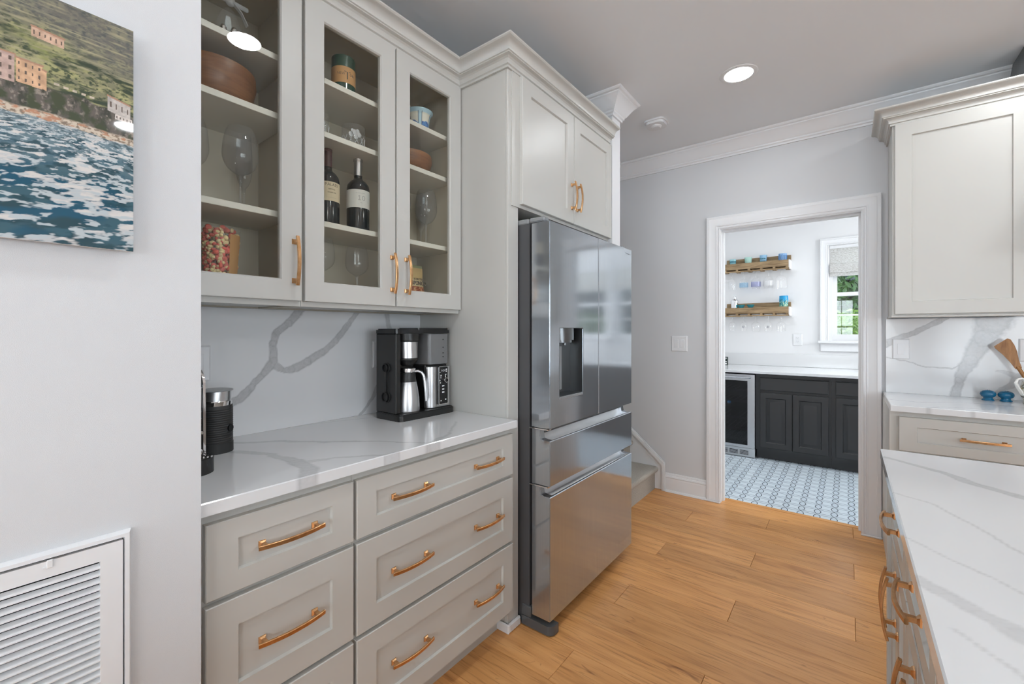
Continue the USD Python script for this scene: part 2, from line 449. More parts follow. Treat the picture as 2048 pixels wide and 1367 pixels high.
def cyl(p0, p1, r0, r1=None, n=24):
    p0, p1 = np.array(p0, float), np.array(p1, float)
    d = p1 - p0
    L = np.linalg.norm(d)
    m = lathe([(0, 0), (r0, 0), (r0 if r1 is None else r1, L), (0, L)], n=n)
    m.apply_transform(trimesh.geometry.align_vectors([0, 0, 1], d / L))
    m.apply_translation(p0)
    return m


def ball(c, r, s=(1, 1, 1), sub=2):
    m = trimesh.creation.icosphere(sub, 1.0)
    m.apply_scale(np.array(s) * r)
    m.apply_translation(c)
    return m


AX = {'x': ((0, 1, 0), (0, 0, 1), (1, 0, 0)),      # faces +x : across = +y
      '-y': ((1, 0, 0), (0, 0, 1), (0, -1, 0)),    # faces -y : across = +x
      '-x': ((0, -1, 0), (0, 0, 1), (-1, 0, 0)),   # faces -x : across = -y
      'y': ((-1, 0, 0), (0, 0, 1), (0, 1, 0)),
      'z': ((1, 0, 0), (0, 1, 0), (0, 0, 1))}


def ring_loft(c, face, w, h, steps, hollow=False):
    """Nested rectangles: steps of (inset, height along the normal) or (inset across, inset up, height) from the corner c."""
    ux, uy, n = (np.array(a, float) for a in AX[face])
    c = np.array(c, float)
    V, F = [], []
    for s in steps:
        ia, ib, d = s if len(s) == 3 else (s[0], s[0], s[1])
        for a, b in ((ia, ib), (w - ia, ib), (w - ia, h - ib), (ia, h - ib)):
            V.append(c + ux * a + uy * b + n * d)
    k = len(steps)
    i, j = np.arange(4), (np.arange(4) + 1) % 4
    pairs = [(r, r + 1) for r in range(k - 1)] + ([(k - 1, 0)] if hollow else [])
    for r, q in pairs:
        A, B, C, D = r * 4 + i, r * 4 + j, q * 4 + j, q * 4 + i
        F += [np.c_[A, B, C], np.c_[A, C, D]]
    if not hollow:
        F += [np.array([[0, 2, 1], [0, 3, 2]]), np.array([[0, 1, 2], [0, 2, 3]]) + (k - 1) * 4]
    return trimesh.Trimesh(np.array(V), np.vstack(F), process=False)


def shaker(c, face, w, h, rail=0.062, t=0.019, deep=0.009, rail_z=None):
    rz = rail if rail_z is None else rail_z
    return ring_loft(c, face, w, h, [(0, 0), (0, t - 0.002), (0.002, t), (rail, rz, t), (rail + 0.003, rz + 0.003, t - deep + 0.001), (rail + 0.003, rz + 0.003, t - deep)])


def glass_door_frame(c, face, w, h, rail=0.066, t=0.019):
    return ring_loft(c, face, w, h, [(0, 0), (0, t - 0.002), (0.002, t), (rail, t), (rail + 0.004, t - 0.005), (rail + 0.004, 0)], hollow=True)


def pull(c, along, n, L=0.165, w=0.011, t=0.0065, h0=0.022, h1=0.034):
    """A bowed bar pull on two posts. c: middle, on the surface."""
    c, along, n = np.array(c, float), np.array(along, float), np.array(n, float)
    s = np.linspace(-1, 1, 15)
    P = c + along * (s * L / 2)[:, None] + n * (h0 + (h1 - h0) * (1 - s ** 2))[:, None]
    q = 0.0012
    sec = [(-t / 2 + q, -w / 2), (t / 2 - q, -w / 2), (t / 2, -w / 2 + q), (t / 2, w / 2 - q), (t / 2 - q, w / 2), (-t / 2 + q, w / 2), (-t / 2, w / 2 - q), (-t / 2, -w / 2 + q)]
    b = np.cross(n, along)
    ms = [tube(P, sec, up=b)]
    for s0 in (-0.80, 0.80):
        hh = h0 + (h1 - h0) * (1 - s0 ** 2)
        base = c + along * s0 * L / 2
        pts = []
        for d, k in ((0, 0.0085), (0.003, 0.0080), (0.007, 0.0046), (hh - 0.001, 0.0050)):
            for e1 in (-1, 1):
                for e2 in (-1, 1):
                    pts.append(base + n * d + along * e1 * k + b * e2 * k)
        for a in range(3):
            ms.append(trimesh.convex.convex_hull(np.array(pts[a * 4:a * 4 + 8])))
    return cat(ms)


def offset_path(path, o):
    P = np.array(path, float)
    d = np.diff(P, axis=0)
    d /= np.linalg.norm(d, axis=1, keepdims=True)
    n = np.c_[d[:, 1], -d[:, 0]]
    out = [P[0] + o * n[0]]
    for k in range(1, len(P) - 1):
        m = n[k - 1] + n[k]
        out.append(P[k] + o * m / (1 + n[k - 1] @ n[k]))
    out.append(P[-1] + o * n[-1])
    return np.array(out)


def moulding(path, profile, place):
    """Sweeps a closed profile of (offset to the right of the path, height) along a 2D path with mitred corners. place(p2, height) -> 3D."""
    loops = []
    for o, hh in profile:
        loops.append([place(p, hh) for p in offset_path(path, o)])
    V = np.array(loops)                         # profile x path x 3
    k, n = V.shape[:2]
    F = []
    idx = np.arange(k * n).reshape(k, n)
    for a in range(k):
        b = (a + 1) % k
        for s in range(n - 1):
            F += [[idx[a, s], idx[b, s], idx[b, s + 1]], [idx[a, s], idx[b, s + 1], idx[a, s + 1]]]
    prof = np.array(profile)
    tri = trimesh.creation.triangulate_polygon(Polygon(prof), engine='earcut')
    pv, pf = np.array(tri[0]), np.array(tri[1])
    near = [int(np.argmin(np.linalg.norm(prof - q, axis=1))) for q in pv]
    for f in pf:
        g = [near[i] for i in f]
        F.append([idx[g[0], 0], idx[g[1], 0], idx[g[2], 0]])
        F.append([idx[g[2], -1], idx[g[1], -1], idx[g[0], -1]])
    m = trimesh.Trimesh(V.reshape(-1, 3), np.array(F), process=False)
    trimesh.repair.fix_normals(m)
    return orient(m)


def arc(c, r, a0, a1, n=6):
    a = np.radians(np.linspace(a0, a1, n))
    return [(c[0] + r * math.cos(t), c[1] + r * math.sin(t)) for t in a]


def grid(P, u, v):
    """A grid surface. P(U, V) -> points; normal = d/du x d/dv. Returns (vertices, faces), U, V (flattened)."""
    U, Vv = np.meshgrid(u, v, indexing='ij')
    U, Vv = U.ravel(), Vv.ravel()
    pts = P(U, Vv)
    a, b = len(u), len(v)
    i = np.arange(a * b).reshape(a, b)
    A, B, C, D = i[:-1, :-1].ravel(), i[1:, :-1].ravel(), i[1:, 1:].ravel(), i[:-1, 1:].ravel()
    return (pts, np.vstack([np.c_[A, B, C], np.c_[A, C, D]])), U, Vv


def veins(U, V, lines, seed=0):
    """Vein amount at the points (U, V). lines: (points, half widths along them, strength)."""
    q = np.c_[U, V, np.zeros(len(U))]
    wob = np.c_[meshkit.fbm(q * 20, 3, seed), meshkit.fbm(q * 20 + 50, 3, seed)] - 0.5
    p = np.c_[U, V] + wob * 0.018
    rough = meshkit.fbm(q * 90, 3, seed + 5)
    out = np.zeros(len(U))
    for pts, wid, strength in lines:
        pts = np.array(pts, float)
        wid = np.interp(np.linspace(0, 1, len(pts)), np.linspace(0, 1, len(np.atleast_1d(wid))), np.atleast_1d(wid))
        for k in range(len(pts) - 1):
            a, d = pts[k], pts[k + 1] - pts[k]
            t = np.clip(((p - a) @ d) / (d @ d), 0, 1)
            dist = np.linalg.norm(p - a - t[:, None] * d, axis=1)
            w = (wid[k] * (1 - t) + wid[k + 1] * t) * (0.86 + 0.28 * rough)
            e = np.clip((w - dist) / np.maximum(w * 0.35, 0.0025) + 0.5, 0, 1)
            rim = 1.0 + 0.35 * np.clip(1 - np.abs(dist - w * 0.85) / np.maximum(w * 0.25, 0.001), 0, 1)
            out = np.maximum(out, e * strength * rim)
    return np.clip(out, 0, 1)


def text(s, height, origin, face, depth=0.0004, bold=False, center=True):
    m = meshkit.text_mesh(s, height, depth, bold)
    ux, uy, n = (np.array(a, float) for a in AX[face])
    v = m.vertices.copy()
    if center:
        v[:, 0] -= v[:, 0].max() / 2
    return trimesh.Trimesh(np.array(origin, float) + v[:, :1] * ux + v[:, 1:2] * uy + v[:, 2:] * n, m.faces, process=False)


def wrap_text(s, height, c, r, a0, z, depth=0.0004):
    """Lettering around a round body, its middle at the angle a0 (radians)."""
    m = meshkit.text_mesh(s, height, depth)
    v = m.vertices.copy()
    x = v[:, 0] - v[:, 0].max() / 2
    ang = a0 + x / r
    rr = r + v[:, 2]
    return trimesh.Trimesh(np.c_[c[0] + rr * np.cos(ang), c[1] + rr * np.sin(ang), z + v[:, 1]], m.faces, process=False)


# ================================================================ LARGE STRUCTURE
CEIL_Z = 2.74
Y_BACK, Y_FAR = 3.595, 5.88
# ---- floor of single planks (running along x), laid in a three-row stagger
fl = T('floor', None, None, (0, 0, 0), kind='structure')
PW, PL = 0.1917, 1.371
START = {0: -0.888, 1: -0.43, 2: 0.025}
for k in range(-10, 12):
    y0 = 1.37 + PW * k
    x = START[k % 3] - PL
    while x < 3.58:
        a, b = max(x, -1.40), min(x + PL, 3.58)
        if b - a > 0.05:
            fl.part('plank', bx(a + 0.0006, b - 0.0006, y0 + 0.0005, y0 + PW - 0.0005, -0.014, 0.0, 0.0014), PLANK, smooth=False)
        x += PL
fl.part('threshold', bx(-0.767, 0.066, 3.6725, 3.716, -0.014, 0.003, 0.003), PLANK)
fl.part('subfloor', cat(bx(-3.2, 3.72, -0.6, 3.716, -0.06, -0.0145), bx(-1.3, 3.72, -3.72, -0.553, -0.06, 0.0)), PLANK, smooth=False)
struct('floor', bx(-1.7, 2.42, 3.716, 6.0, -0.06, -0.001), TILE, smooth=False)
struct('ceiling', bx(-3.2, 3.72, -3.72, 6.0, CEIL_Z, CEIL_Z + 0.1), CEIL, smooth=False)

# ---- walls
struct('wall_left', cat(bx(-1.22, -1.10, -3.72, 0.331, 0, CEIL_Z), bx(-1.865, -1.22, 0.22, 0.331, 0, CEIL_Z)), WALL, smooth=False)
struct('wall_alcove', bx(-1.865, -1.745, 0.331, 2.475, 0, CEIL_Z), WALL, smooth=False)
struct('wall_stub', bx(-3.2, -1.14, 2.475, 2.59, 0, CEIL_Z), TRIM, smooth=False)
struct('wall_back', cat(bx(-3.2, -0.785, Y_BACK, 3.715, 0, CEIL_Z), bx(0.084, 3.72, Y_BACK, 3.715, 0, CEIL_Z), bx(-0.785, 0.084, Y_BACK, 3.715, 2.093, CEIL_Z)), WALL, smooth=False)
struct('wall_stairs', cat(bx(-3.2, -3.1, 2.59, Y_BACK, 0, CEIL_Z), bx(-1.72, -1.62, 2.59, Y_BACK, 2.30, CEIL_Z)), WALL, smooth=False)


def wall_with_holes(u0, u1, z0, z1, holes, make):
    """Boxes of a wall around window holes (ua, ub, za, zb), sorted along u and all of one height."""
    out, u = [], u0
    for ua, ub, za, zb in holes:
        out += [make(u, ua, z0, z1), make(ua, ub, z0, za), make(ua, ub, zb, z1)]
        u = ub
    return cat(*(out + [make(u, u1, z0, z1)]))


WIN_FAR = [(-0.165, 0.665, 1.20, 2.235), (0.775, 1.605, 1.20, 2.235)]
struct('wall_far', wall_with_holes(-1.7, 2.42, 0, CEIL_Z, WIN_FAR, lambda a, b, c, d: bx(a, b, Y_FAR, 6.0, c, d)), WALL_FAR, smooth=False)
struct('wall_far_side', cat(bx(-1.7, -1.6, 3.715, Y_FAR, 0, CEIL_Z), wall_with_holes(3.715, Y_FAR, 0, CEIL_Z, [(4.2, 5.4, 1.15, 2.35)], lambda a, b, c, d: bx(2.3, 2.42, a, b, c, d))), WALL_FAR, smooth=False)
struct('wall_rear', wall_with_holes(-1.22, 3.72, 0, CEIL_Z, [(-1.05, 0.75, 0.65, 2.25), (1.25, 3.05, 0.65, 2.25)], lambda a, b, c, d: bx(a, b, -3.72, -3.6, c, d)), WALL, smooth=False)
struct('wall_right', wall_with_holes(-3.6, Y_BACK, 0, CEIL_Z, [(-1.4, 1.4, 0.65, 2.10)], lambda a, b, c, d: bx(3.6, 3.72, a, b, c, d)), WALL, smooth=False)

# ---- doorway to the far room: jamb, stops and moulded casing
jy0, jy1 = Y_BACK - 0.004, 3.719
door = T('door_1', None, None, (-0.35, 3.6, 0), kind='structure')
door.part('jamb', cat(bx(-0.785, -0.767, jy0, jy1, 0, 2.093), bx(0.066, 0.084, jy0, jy1, 0, 2.093), bx(-0.767, 0.066, jy0, jy1, 2.075, 2.093)), TRIM, smooth=False)
door.part('stop', cat(bx(-0.767, -0.754, 3.640, 3.676, 0, 2.062), bx(0.053, 0.066, 3.640, 3.676, 0, 2.062), bx(-0.767, 0.066, 3.640, 3.676, 2.062, 2.075)), TRIM, smooth=False)
# casing profile: (distance from the opening, projection from the wall)
CASE = [(0.0, 0.0), (0.0, 0.010), (0.006, 0.013), (0.012, 0.010), (0.018, 0.010), (0.021, 0.014), (0.026, 0.014), (0.030, 0.0125), (0.050, 0.016), (0.068, 0.020), (0.074, 0.0245), (0.090, 0.0245), (0.094, 0.022), (0.094, 0.0)]
cpath = [(-0.773, 0.0), (-0.773, 2.081), (0.072, 2.081), (0.072, 0.0)]
case = moulding(cpath, [(-o, h) for o, h in CASE], lambda p, h: (p[0], Y_BACK - h, p[1]))
door.part('casing', case, TRIM, smooth=25)
case_far = moulding(cpath, [(-o, h) for o, h in CASE], lambda p, h: (p[0], 3.715 + h, p[1]))
door.part('casing', case_far, TRIM, smooth=25)
door.part('shoe_molding', cat(bx(-0.885, -0.765, Y_BACK - 0.034, Y_BACK - 0.0255, 0, 0.012, 0.003), bx(0.064, 0.168, Y_BACK - 0.034, Y_BACK - 0.0255, 0, 0.012, 0.003)), TRIM)

# ---- crown moulding of the room
CROWN = [(0, -0.122), (0.010, -0.122), (0.012, -0.111), (0.020, -0.105), (0.021, -0.095), (0.029, -0.089), (0.037, -0.077), (0.048, -0.060), (0.060, -0.043), (0.070, -0.031), (0.078, -0.025), (0.079, -0.018), (0.089, -0.014), (0.095, -0.006), (0.095, 0.0), (0, 0.0)]
pl = lambda p, h: (p[0], p[1], CEIL_Z - 0.0005 + h)
struct('trim_1', moulding([(-1.62, Y_BACK), (3.6, Y_BACK)], CROWN, pl), TRIM, 25)
struct('trim_2', moulding([(-1.745, 2.475), (-1.14, 2.475), (-1.14, 2.59), (-1.62, 2.59)], CROWN, pl), TRIM, 25)
struct('trim_3', moulding([(-1.62, 2.59), (-1.62, Y_BACK)], CROWN, pl), TRIM, 25)

# ---- baseboard and stair skirt on the back wall
BASE = [(0, 0), (0.0165, 0), (0.0165, 0.098), (0.014, 0.104), (0.014, 0.112), (0.0165, 0.117), (0.013, 0.128), (0.009, 0.132), (0.009, 0.141), (0.006, 0.149), (0, 0.149)]
bb = T('baseboard_back', None, None, (0, Y_BACK, 0), kind='structure')
bb.part('board', moulding([(-1.184, Y_BACK), (-0.868, Y_BACK)], BASE, lambda p, h: (p[0], p[1], h)), TRIM, smooth=25)
bb.part('shoe_molding', moulding([(-1.18, Y_BACK - 0.0165), (-0.868, Y_BACK - 0.0165)], [(0, 0), (0.013, 0), (0.012, 0.008), (0.007, 0.015), (0, 0.018)], lambda p, h: (p[0], p[1], h)), TRIM)
struct('baseboard_back', bx(0.168, 0.196, Y_BACK - 0.0165, Y_BACK, 0, 0.149, 0.002), TRIM)
SL = 0.87
yb = Y_BACK
sk = T('trim_4', None, None, (-1.2, Y_BACK, 0), kind='structure')
sk.part('skirt_board', prism([(-1.196, 0.004), (-1.196, 0.215), (-2.6, 0.215 + 1.404 * SL), (-2.6, 0.004)], 'y', yb - 0.012, yb), TRIM, smooth=False)
bead = [(-1.184, 0.0), (-1.184, 0.232), (-2.6, 0.232 + 1.416 * SL), (-2.6, 0.195 + 1.416 * SL), (-1.212, 0.205), (-1.212, 0.0)]
sk.part('skirt_cap', cat(prism(bead, 'y', yb - 0.024, yb - 0.012), prism(affinity.translate(Polygon(bead), 0, 0).buffer(-0.008, join_style=2), 'y', yb - 0.029, yb - 0.024)), TRIM, smooth=False)

# ---- carpeted stairs going up to the left behind the stub wall
st = T('carpeted_stairs', 'beige carpeted stair step with rounded nosing beside the refrigerator', 'stairs', (-1.27, 3.08, 0))
RISE, RUN = 0.187, 0.215
for k in range(5):
    x0, z1 = -1.27 - RUN * k, RISE * (k + 1)
    prof = [(x0 - RUN - 0.03, z1 - RISE), (x0, z1 - RISE)] + [(x0, z1 - 0.052)] + arc((x0 + 0.004, z1 - 0.024), 0.024, -75, 90, 8) + [(x0 - RUN - 0.03, z1)]
    s = st.part('step', prism(prof, 'y', 2.592, Y_BACK - 0.013), CARPET, smooth=40)

# ---- windows of the far room (frames, sashes, panes), and the plainer ones behind the camera
def window(n, ua, ub, za, zb, place, face_in, grid_cols=2, casing=True, rows=2):
    """Double-hung window in a hole. place(u, depth, z): depth 0 at the room face, growing outwards."""
    w = T('window_%d' % n, None, None, place((ua + ub) / 2, 0.0, za), kind='structure')

    def b(u0, u1, d0, d1, z0, z1, be=0.0):
        p, q = place(u0, d0, z0), place(u1, d1, z1)
        lo, hi = np.minimum(p, q), np.maximum(p, q)
        return bx(lo[0], hi[0], lo[1], hi[1], lo[2], hi[2], be)
    w.part('frame', cat(b(ua, ua + 0.028, 0.0, 0.11, za, zb), b(ub - 0.028, ub, 0.0, 0.11, za, zb), b(ua + 0.028, ub - 0.028, 0.0, 0.11, zb - 0.028, zb), b(ua + 0.028, ub - 0.028, 0.031, 0.11, za, za + 0.03)), TRIM, smooth=False)
    zm = (za + zb) / 2 - 0.012
    for (z0, z1, d0) in ((za + 0.03, zm + 0.018, 0.035), (zm - 0.018, zb - 0.028, 0.068)):
        i0, i1, s = ua + 0.028, ub - 0.028, 0.042
        sash = w.part('sash', cat(b(i0, i0 + s, d0, d0 + 0.03, z0, z1), b(i1 - s, i1, d0, d0 + 0.03, z0, z1), b(i0 + s, i1 - s, d0, d0 + 0.03, z0, z0 + s), b(i0 + s, i1 - s, d0, d0 + 0.03, z1 - 0.036, z1)), TRIM, smooth=False)
        bars = [b(i0 + s + (i1 - i0 - 2 * s) * c / grid_cols - 0.008, i0 + s + (i1 - i0 - 2 * s) * c / grid_cols + 0.008, d0 + 0.006, d0 + 0.024, z0 + s, z1 - 0.036) for c in range(1, grid_cols)]
        bars += [b(i0 + s, i1 - s, d0 + 0.006, d0 + 0.024, z0 + s + (z1 - z0 - s - 0.036) * c / rows - 0.008, z0 + s + (z1 - z0 - s - 0.036) * c / rows + 0.008) for c in range(1, rows)]
        sash.part('glazing_bar', cat(*bars), TRIM, smooth=False)
        sash.part('pane', b(i0 + s, i1 - s, d0 + 0.0135, d0 + 0.0165, z0 + s, z1 - 0.036), WINDOW_PANE, smooth=False)
    if casing:
        path = [(ua - 0.004, za), (ua - 0.004, zb + 0.004), (ub + 0.004, zb + 0.004), (ub + 0.004, za)]
        w.part('casing', moulding(path, [(-o * 0.83, h) for o, h in CASE], lambda p, h: place(p[0], -h, p[1])), TRIM, smooth=25)
        w.part('sill', b(ua - 0.10, ub + 0.10, -0.062, 0.03, za - 0.028, za, 0.006), TRIM)
        w.part('apron', b(ua - 0.078, ub + 0.078, -0.022, 0.0, za - 0.115, za - 0.028, 0.004), TRIM)
    return w


for i, (a, b, c, d) in enumerate(WIN_FAR):
    window(i + 1, a, b, c, d, lambda u, dep, z: (u, Y_FAR + dep, z), '-y', 2)
window(3, 4.2, 5.4, 1.15, 2.35, lambda u, dep, z: (2.3 + dep, u, z), '-x')
window(4, -1.05, 0.75, 0.65, 2.25, lambda u, dep, z: (u, -3.6 - dep, z), 'y')
window(5, 1.25, 3.05, 0.65, 2.25, lambda u, dep, z: (u, -3.6 - dep, z), 'y')
window(6, -1.4, 1.4, 0.65, 2.10, lambda u, dep, z: (3.6 + dep, u, z), '-x')

# ---- outside the far windows
struct('ground', bx(-14, 16, 6.0, 30, -0.35, -0.25), LAWN, smooth=False)
rng = np.random.default_rng(11)


def foliage(c, rad, n, size, seed, squash=1.0):
    """Leaf-shaped quads (two triangles each, folded) scattered through the shell of a lumpy crown."""
    r = np.random.default_rng(seed)
    d = r.normal(size=(n, 3))
    d /= np.linalg.norm(d, axis=1, keepdims=True)
    lump = 0.72 + 0.5 * meshkit.fbm(d * 2.2 + seed, 3, seed)
    p = np.array(c) + d * np.array(rad) * (lump * r.uniform(0.75, 1.0, n))[:, None]
    nn = d + r.normal(size=(n, 3)) * 0.8
    nn /= np.linalg.norm(nn, axis=1, keepdims=True)
    a = np.cross(nn, r.normal(size=(n, 3)))
    a /= np.linalg.norm(a, axis=1, keepdims=True)
    b = np.cross(nn, a)
    s = size * r.uniform(0.6, 1.3, n)[:, None]
    V = np.stack([p - a * s, p - b * s * 0.42 + nn * s * 0.12, p + a * s, p + b * s * 0.42 + nn * s * 0.12], 1).reshape(-1, 3)
    i = np.arange(n)[:, None] * 4
    return trimesh.Trimesh(V, np.vstack([i + [0, 1, 2], i + [0, 2, 3]]), process=False)


def shrub(name, label, category, c, rad, n, size, m, seed, stem=0.06):
    t = T(name, label, category, (c[0], c[1], -0.25), None)
    t.part('foliage', foliage(c, rad, n, size, seed), m, smooth=False, kind='stuff')
    t.part('stem', cat(*[tube([(c[0], c[1], -0.25), (c[0] + dx * 0.4, c[1] + dy * 0.4, c[2] - rad[2] * 0.5), (c[0] + dx, c[1] + dy, c[2] + rad[2] * 0.3)], stem) for dx, dy in ((0.15, 0.1), (-0.2, 0.05), (0.05, -0.15))]), BARK)
    return t


shrub('flowering_bush', 'bright lime and coral tipped bush outside, low in the far window', 'bush', (0.05, 8.3, 0.75), (1.0, 0.7, 0.85), 5200, 0.055, LEAF_TIP, 3, 0.02)
shrub('garden_bush', 'green bush outside behind the coral tipped one', 'bush', (2.55, 8.6, 0.8), (1.0, 0.7, 0.95), 4200, 0.055, LEAF_MID, 4, 0.02)
shrub('evergreen_tree', 'dense dark evergreen tree filling the upper far window', 'tree', (-1.0, 13.2, 2.2), (2.1, 1.3, 3.0), 14000, 0.16, LEAF_DARK, 5, 0.12)
shrub('evergreen_tree', 'dark evergreen tree outside, seen only reflected in the refrigerator door', 'tree', (4.2, 13.2, 2.0), (2.1, 1.3, 2.8), 9000, 0.16, LEAF_DARK, 6, 0.12)
shrub('dark_hedge', 'clipped dark hedge outside behind the bushes', 'hedge', (0.4, 11.4, 0.75), (3.4, 0.30, 1.05), 14000, 0.10, LEAF_DARK, 9, 0.03)
shrub('leafy_tree', 'mid green leafy branches between the bush and the dark evergreen', 'tree', (0.40, 9.9, 2.05), (0.75, 0.5, 0.8), 2200, 0.07, LEAF_MID, 8, 0.03)
# ================================================================ LEFT CABINET RUN
XW = -1.745                                   # alcove back wall


def glass_cabinet(label, y0, y1, doors):
    """Wall cabinet with glazed doors: y0..y1 box, doors = [(ya, yb, pull_y)]."""
    x_in, x_f = XW + 0.001, -1.4575
    z0, z1 = 1.385, 2.452
    t = T('glass_door_cabinet', label, 'cabinet', ((x_in + x_f) / 2, (y0 + y1) / 2, z0), 'glazed wall cabinets above the coffee counter')
    s = 0.018
    xb = x_f - 0.0185
    body = [bx(x_in, xb, y0, y0 + s, z0 + 0.001, z1 - 0.001), bx(x_in, xb, y1 - s, y1, z0 + 0.001, z1 - 0.001), bx(x_in, x_in + 0.006, y0 + s, y1 - s, z0 + 0.001, z1 - 0.001),
            bx(x_in + 0.006, xb, y0 + s, y1 - s, z1 - s, z1 - 0.001), bx(x_in + 0.006, xb, y0 + s, y1 - s, z0 + 0.035, z0 + 0.055)]
    fr = [bx(xb, x_f, y0, y0 + 0.03, z0, z1), bx(xb, x_f, y1 - 0.03, y1, z0, z1), bx(xb, x_f, y0 + 0.03, y1 - 0.03, z1 - 0.045, z1), bx(xb, x_f, y0 + 0.03, y1 - 0.03, z0, z0 + 0.055)]
    t.part('body', cat(*body), GREIGE_IN, smooth=False)
    t.part('face_frame', cat(*fr), GREIGE, smooth=False)
    t.part('underside', bx(x_in + 0.006, xb, y0 + s, y1 - s, z0 + 0.006, z0 + 0.034), GREIGE, smooth=False)
    for zs in (2.207, 2.016, 1.695):
        t.part('shelf', bx(x_in + 0.006, -1.4785, y0 + s + 0.001, y1 - s - 0.001, zs - 0.020, zs, 0.001), SHELF)
    for ya, yb, py in doors:
        d = t.part('door', glass_door_frame((x_f + 0.0005, ya, 1.402), 'x', yb - ya, 1.040), GREIGE, smooth=False)
        d.part('pane', open_back(bx(x_f + 0.005, x_f + 0.009, ya + 0.062, yb - 0.062, 1.402 + 0.062, 2.442 - 0.062), (1, 0, 0)), PANE, smooth=False)
        d.part('pull', pull((x_f + 0.0195, py, 1.531), (0, 0, 1), (1, 0, 0), 0.160), BRONZE, 'bronze bow pull')
    return t


glass_cabinet('greige single glass-door wall cabinet next to the painting wall', 0.346, 0.7225, [(0.350, 0.7185, 0.693)])
glass_cabinet('greige double glass-door wall cabinet beside the refrigerator panel', 0.7235, 1.4735, [(0.7285, 1.0965, 1.078), (1.1025, 1.4695, 1.148)])

CAB_CROWN = [(0, -0.090), (0.010, -0.090), (0.010, -0.080), (0.016, -0.077), (0.016, -0.071)] + [(0.016 + 0.020 * (1 - math.cos(a)), -0.071 + 0.020 * math.sin(a)) for a in np.linspace(0.2, PI / 2, 4)] + \
            [(0.040, -0.050), (0.040, -0.046), (0.045, -0.044), (0.045, -0.039)] + [(0.045 + 0.026 * (1 - math.cos(a)), -0.039 + 0.027 * math.sin(a)) for a in np.linspace(0.2, PI / 2, 5)] + \
            [(0.076, -0.010), (0.080, -0.006), (0.080, 0.0), (0, 0.0)]
cz = lambda top: (lambda p, h: (p[0], p[1], top + h))
single('cabinet_crown_molding', moulding([(-1.453, 0.333), (-1.453, 1.475), (-1.166, 1.475), (-1.166, 2.4725)], CAB_CROWN, cz(2.528)), GREIGE,
       'greige stepped crown molding running over the left wall cabinets and refrigerator cabinet', 'molding', smooth=22)

# ---- refrigerator cabinet: side panel, post, upper box with two doors
rc = T('refrigerator_cabinet', 'tall greige cabinet surround with two doors above the refrigerator', 'cabinet', (-1.45, 1.97, 0))
rc.part('side_panel', cat(bx(XW + 0.001, -1.18, 1.4755, 1.500, 0, 2.45), bx(-1.192, -1.1765, 1.4742, 1.4755, 0.926, 2.436)), GREIGE, smooth=False)
rc.part('post', cat(bx(-1.205, -1.165, 1.4765, 1.553, 0, 2.45, 0.002), bx(-1.166, -1.1635, 1.4775, 1.491, 0.93, 2.437, 0.0008)), GREIGE)
rc.part('side_panel', bx(XW + 0.001, -1.165, 2.4475, 2.470, 0, 2.45), GREIGE, smooth=False)
rc.part('body', bx(XW + 0.001, -1.1595, 1.5005, 2.447, 1.852, 2.45), GREIGE, smooth=False)
for ya, yb, py in ((1.553, 2.0085, 1.984), (2.0125, 2.468, 2.040)):
    d = rc.part('door', shaker((-1.159, ya, 1.866), 'x', yb - ya, 0.568, 0.066), GREIGE, smooth=False)
    d.part('pull', pull((-1.140, py, 2.004), (0, 0, 1), (1, 0, 0), 0.150), BRONZE, 'bronze bow pull')
rc.part('shoe_molding', cat(bx(-1.166, -1.150, 1.470, 1.556, 0, 0.042, 0.007), bx(-1.30, -1.150, 1.4635, 1.4745, 0, 0.042, 0.005)), TRIM)

# ---- base cabinets with three drawers each
ZD = [(0.693, 0.866), (0.411, 0.679), (0.113, 0.398)]


def drawer_cabinet(label, y0, y1, ya, yb, pulls):
    t = T('base_cabinet', label, 'cabinet', (-1.42, (y0 + y1) / 2, 0), 'drawer base cabinets under the coffee counter')
    t.part('body', cat(bx(XW + 0.001, -1.1515, y0, y1, 0.10, 0.8945), bx(XW + 0.001, -1.215, y0, y1, 0, 0.10)), GREIGE, smooth=False)
    for a, b in ZD:
        d = t.part('drawer', shaker((-1.151, ya, a), 'x', yb - ya, b - a, 0.066, rail_z=0.049 if b - a < 0.2 else 0.065), GREIGE, smooth=False)
        for p in pulls:
            d.part('pull', pull((-1.1405, p, (a + b) / 2), (0, 1, 0), (1, 0, 0), 0.166), BRONZE, 'bronze bow pull')
    return t


drawer_cabinet('greige three-drawer base cabinet with one bronze pull per drawer', 0.3335, 0.7205, 0.349, 0.7165, (0.537,))
drawer_cabinet('wide greige three-drawer base cabinet with two bronze pulls per drawer', 0.7215, 1.4735, 0.7265, 1.4725, (0.928, 1.312))


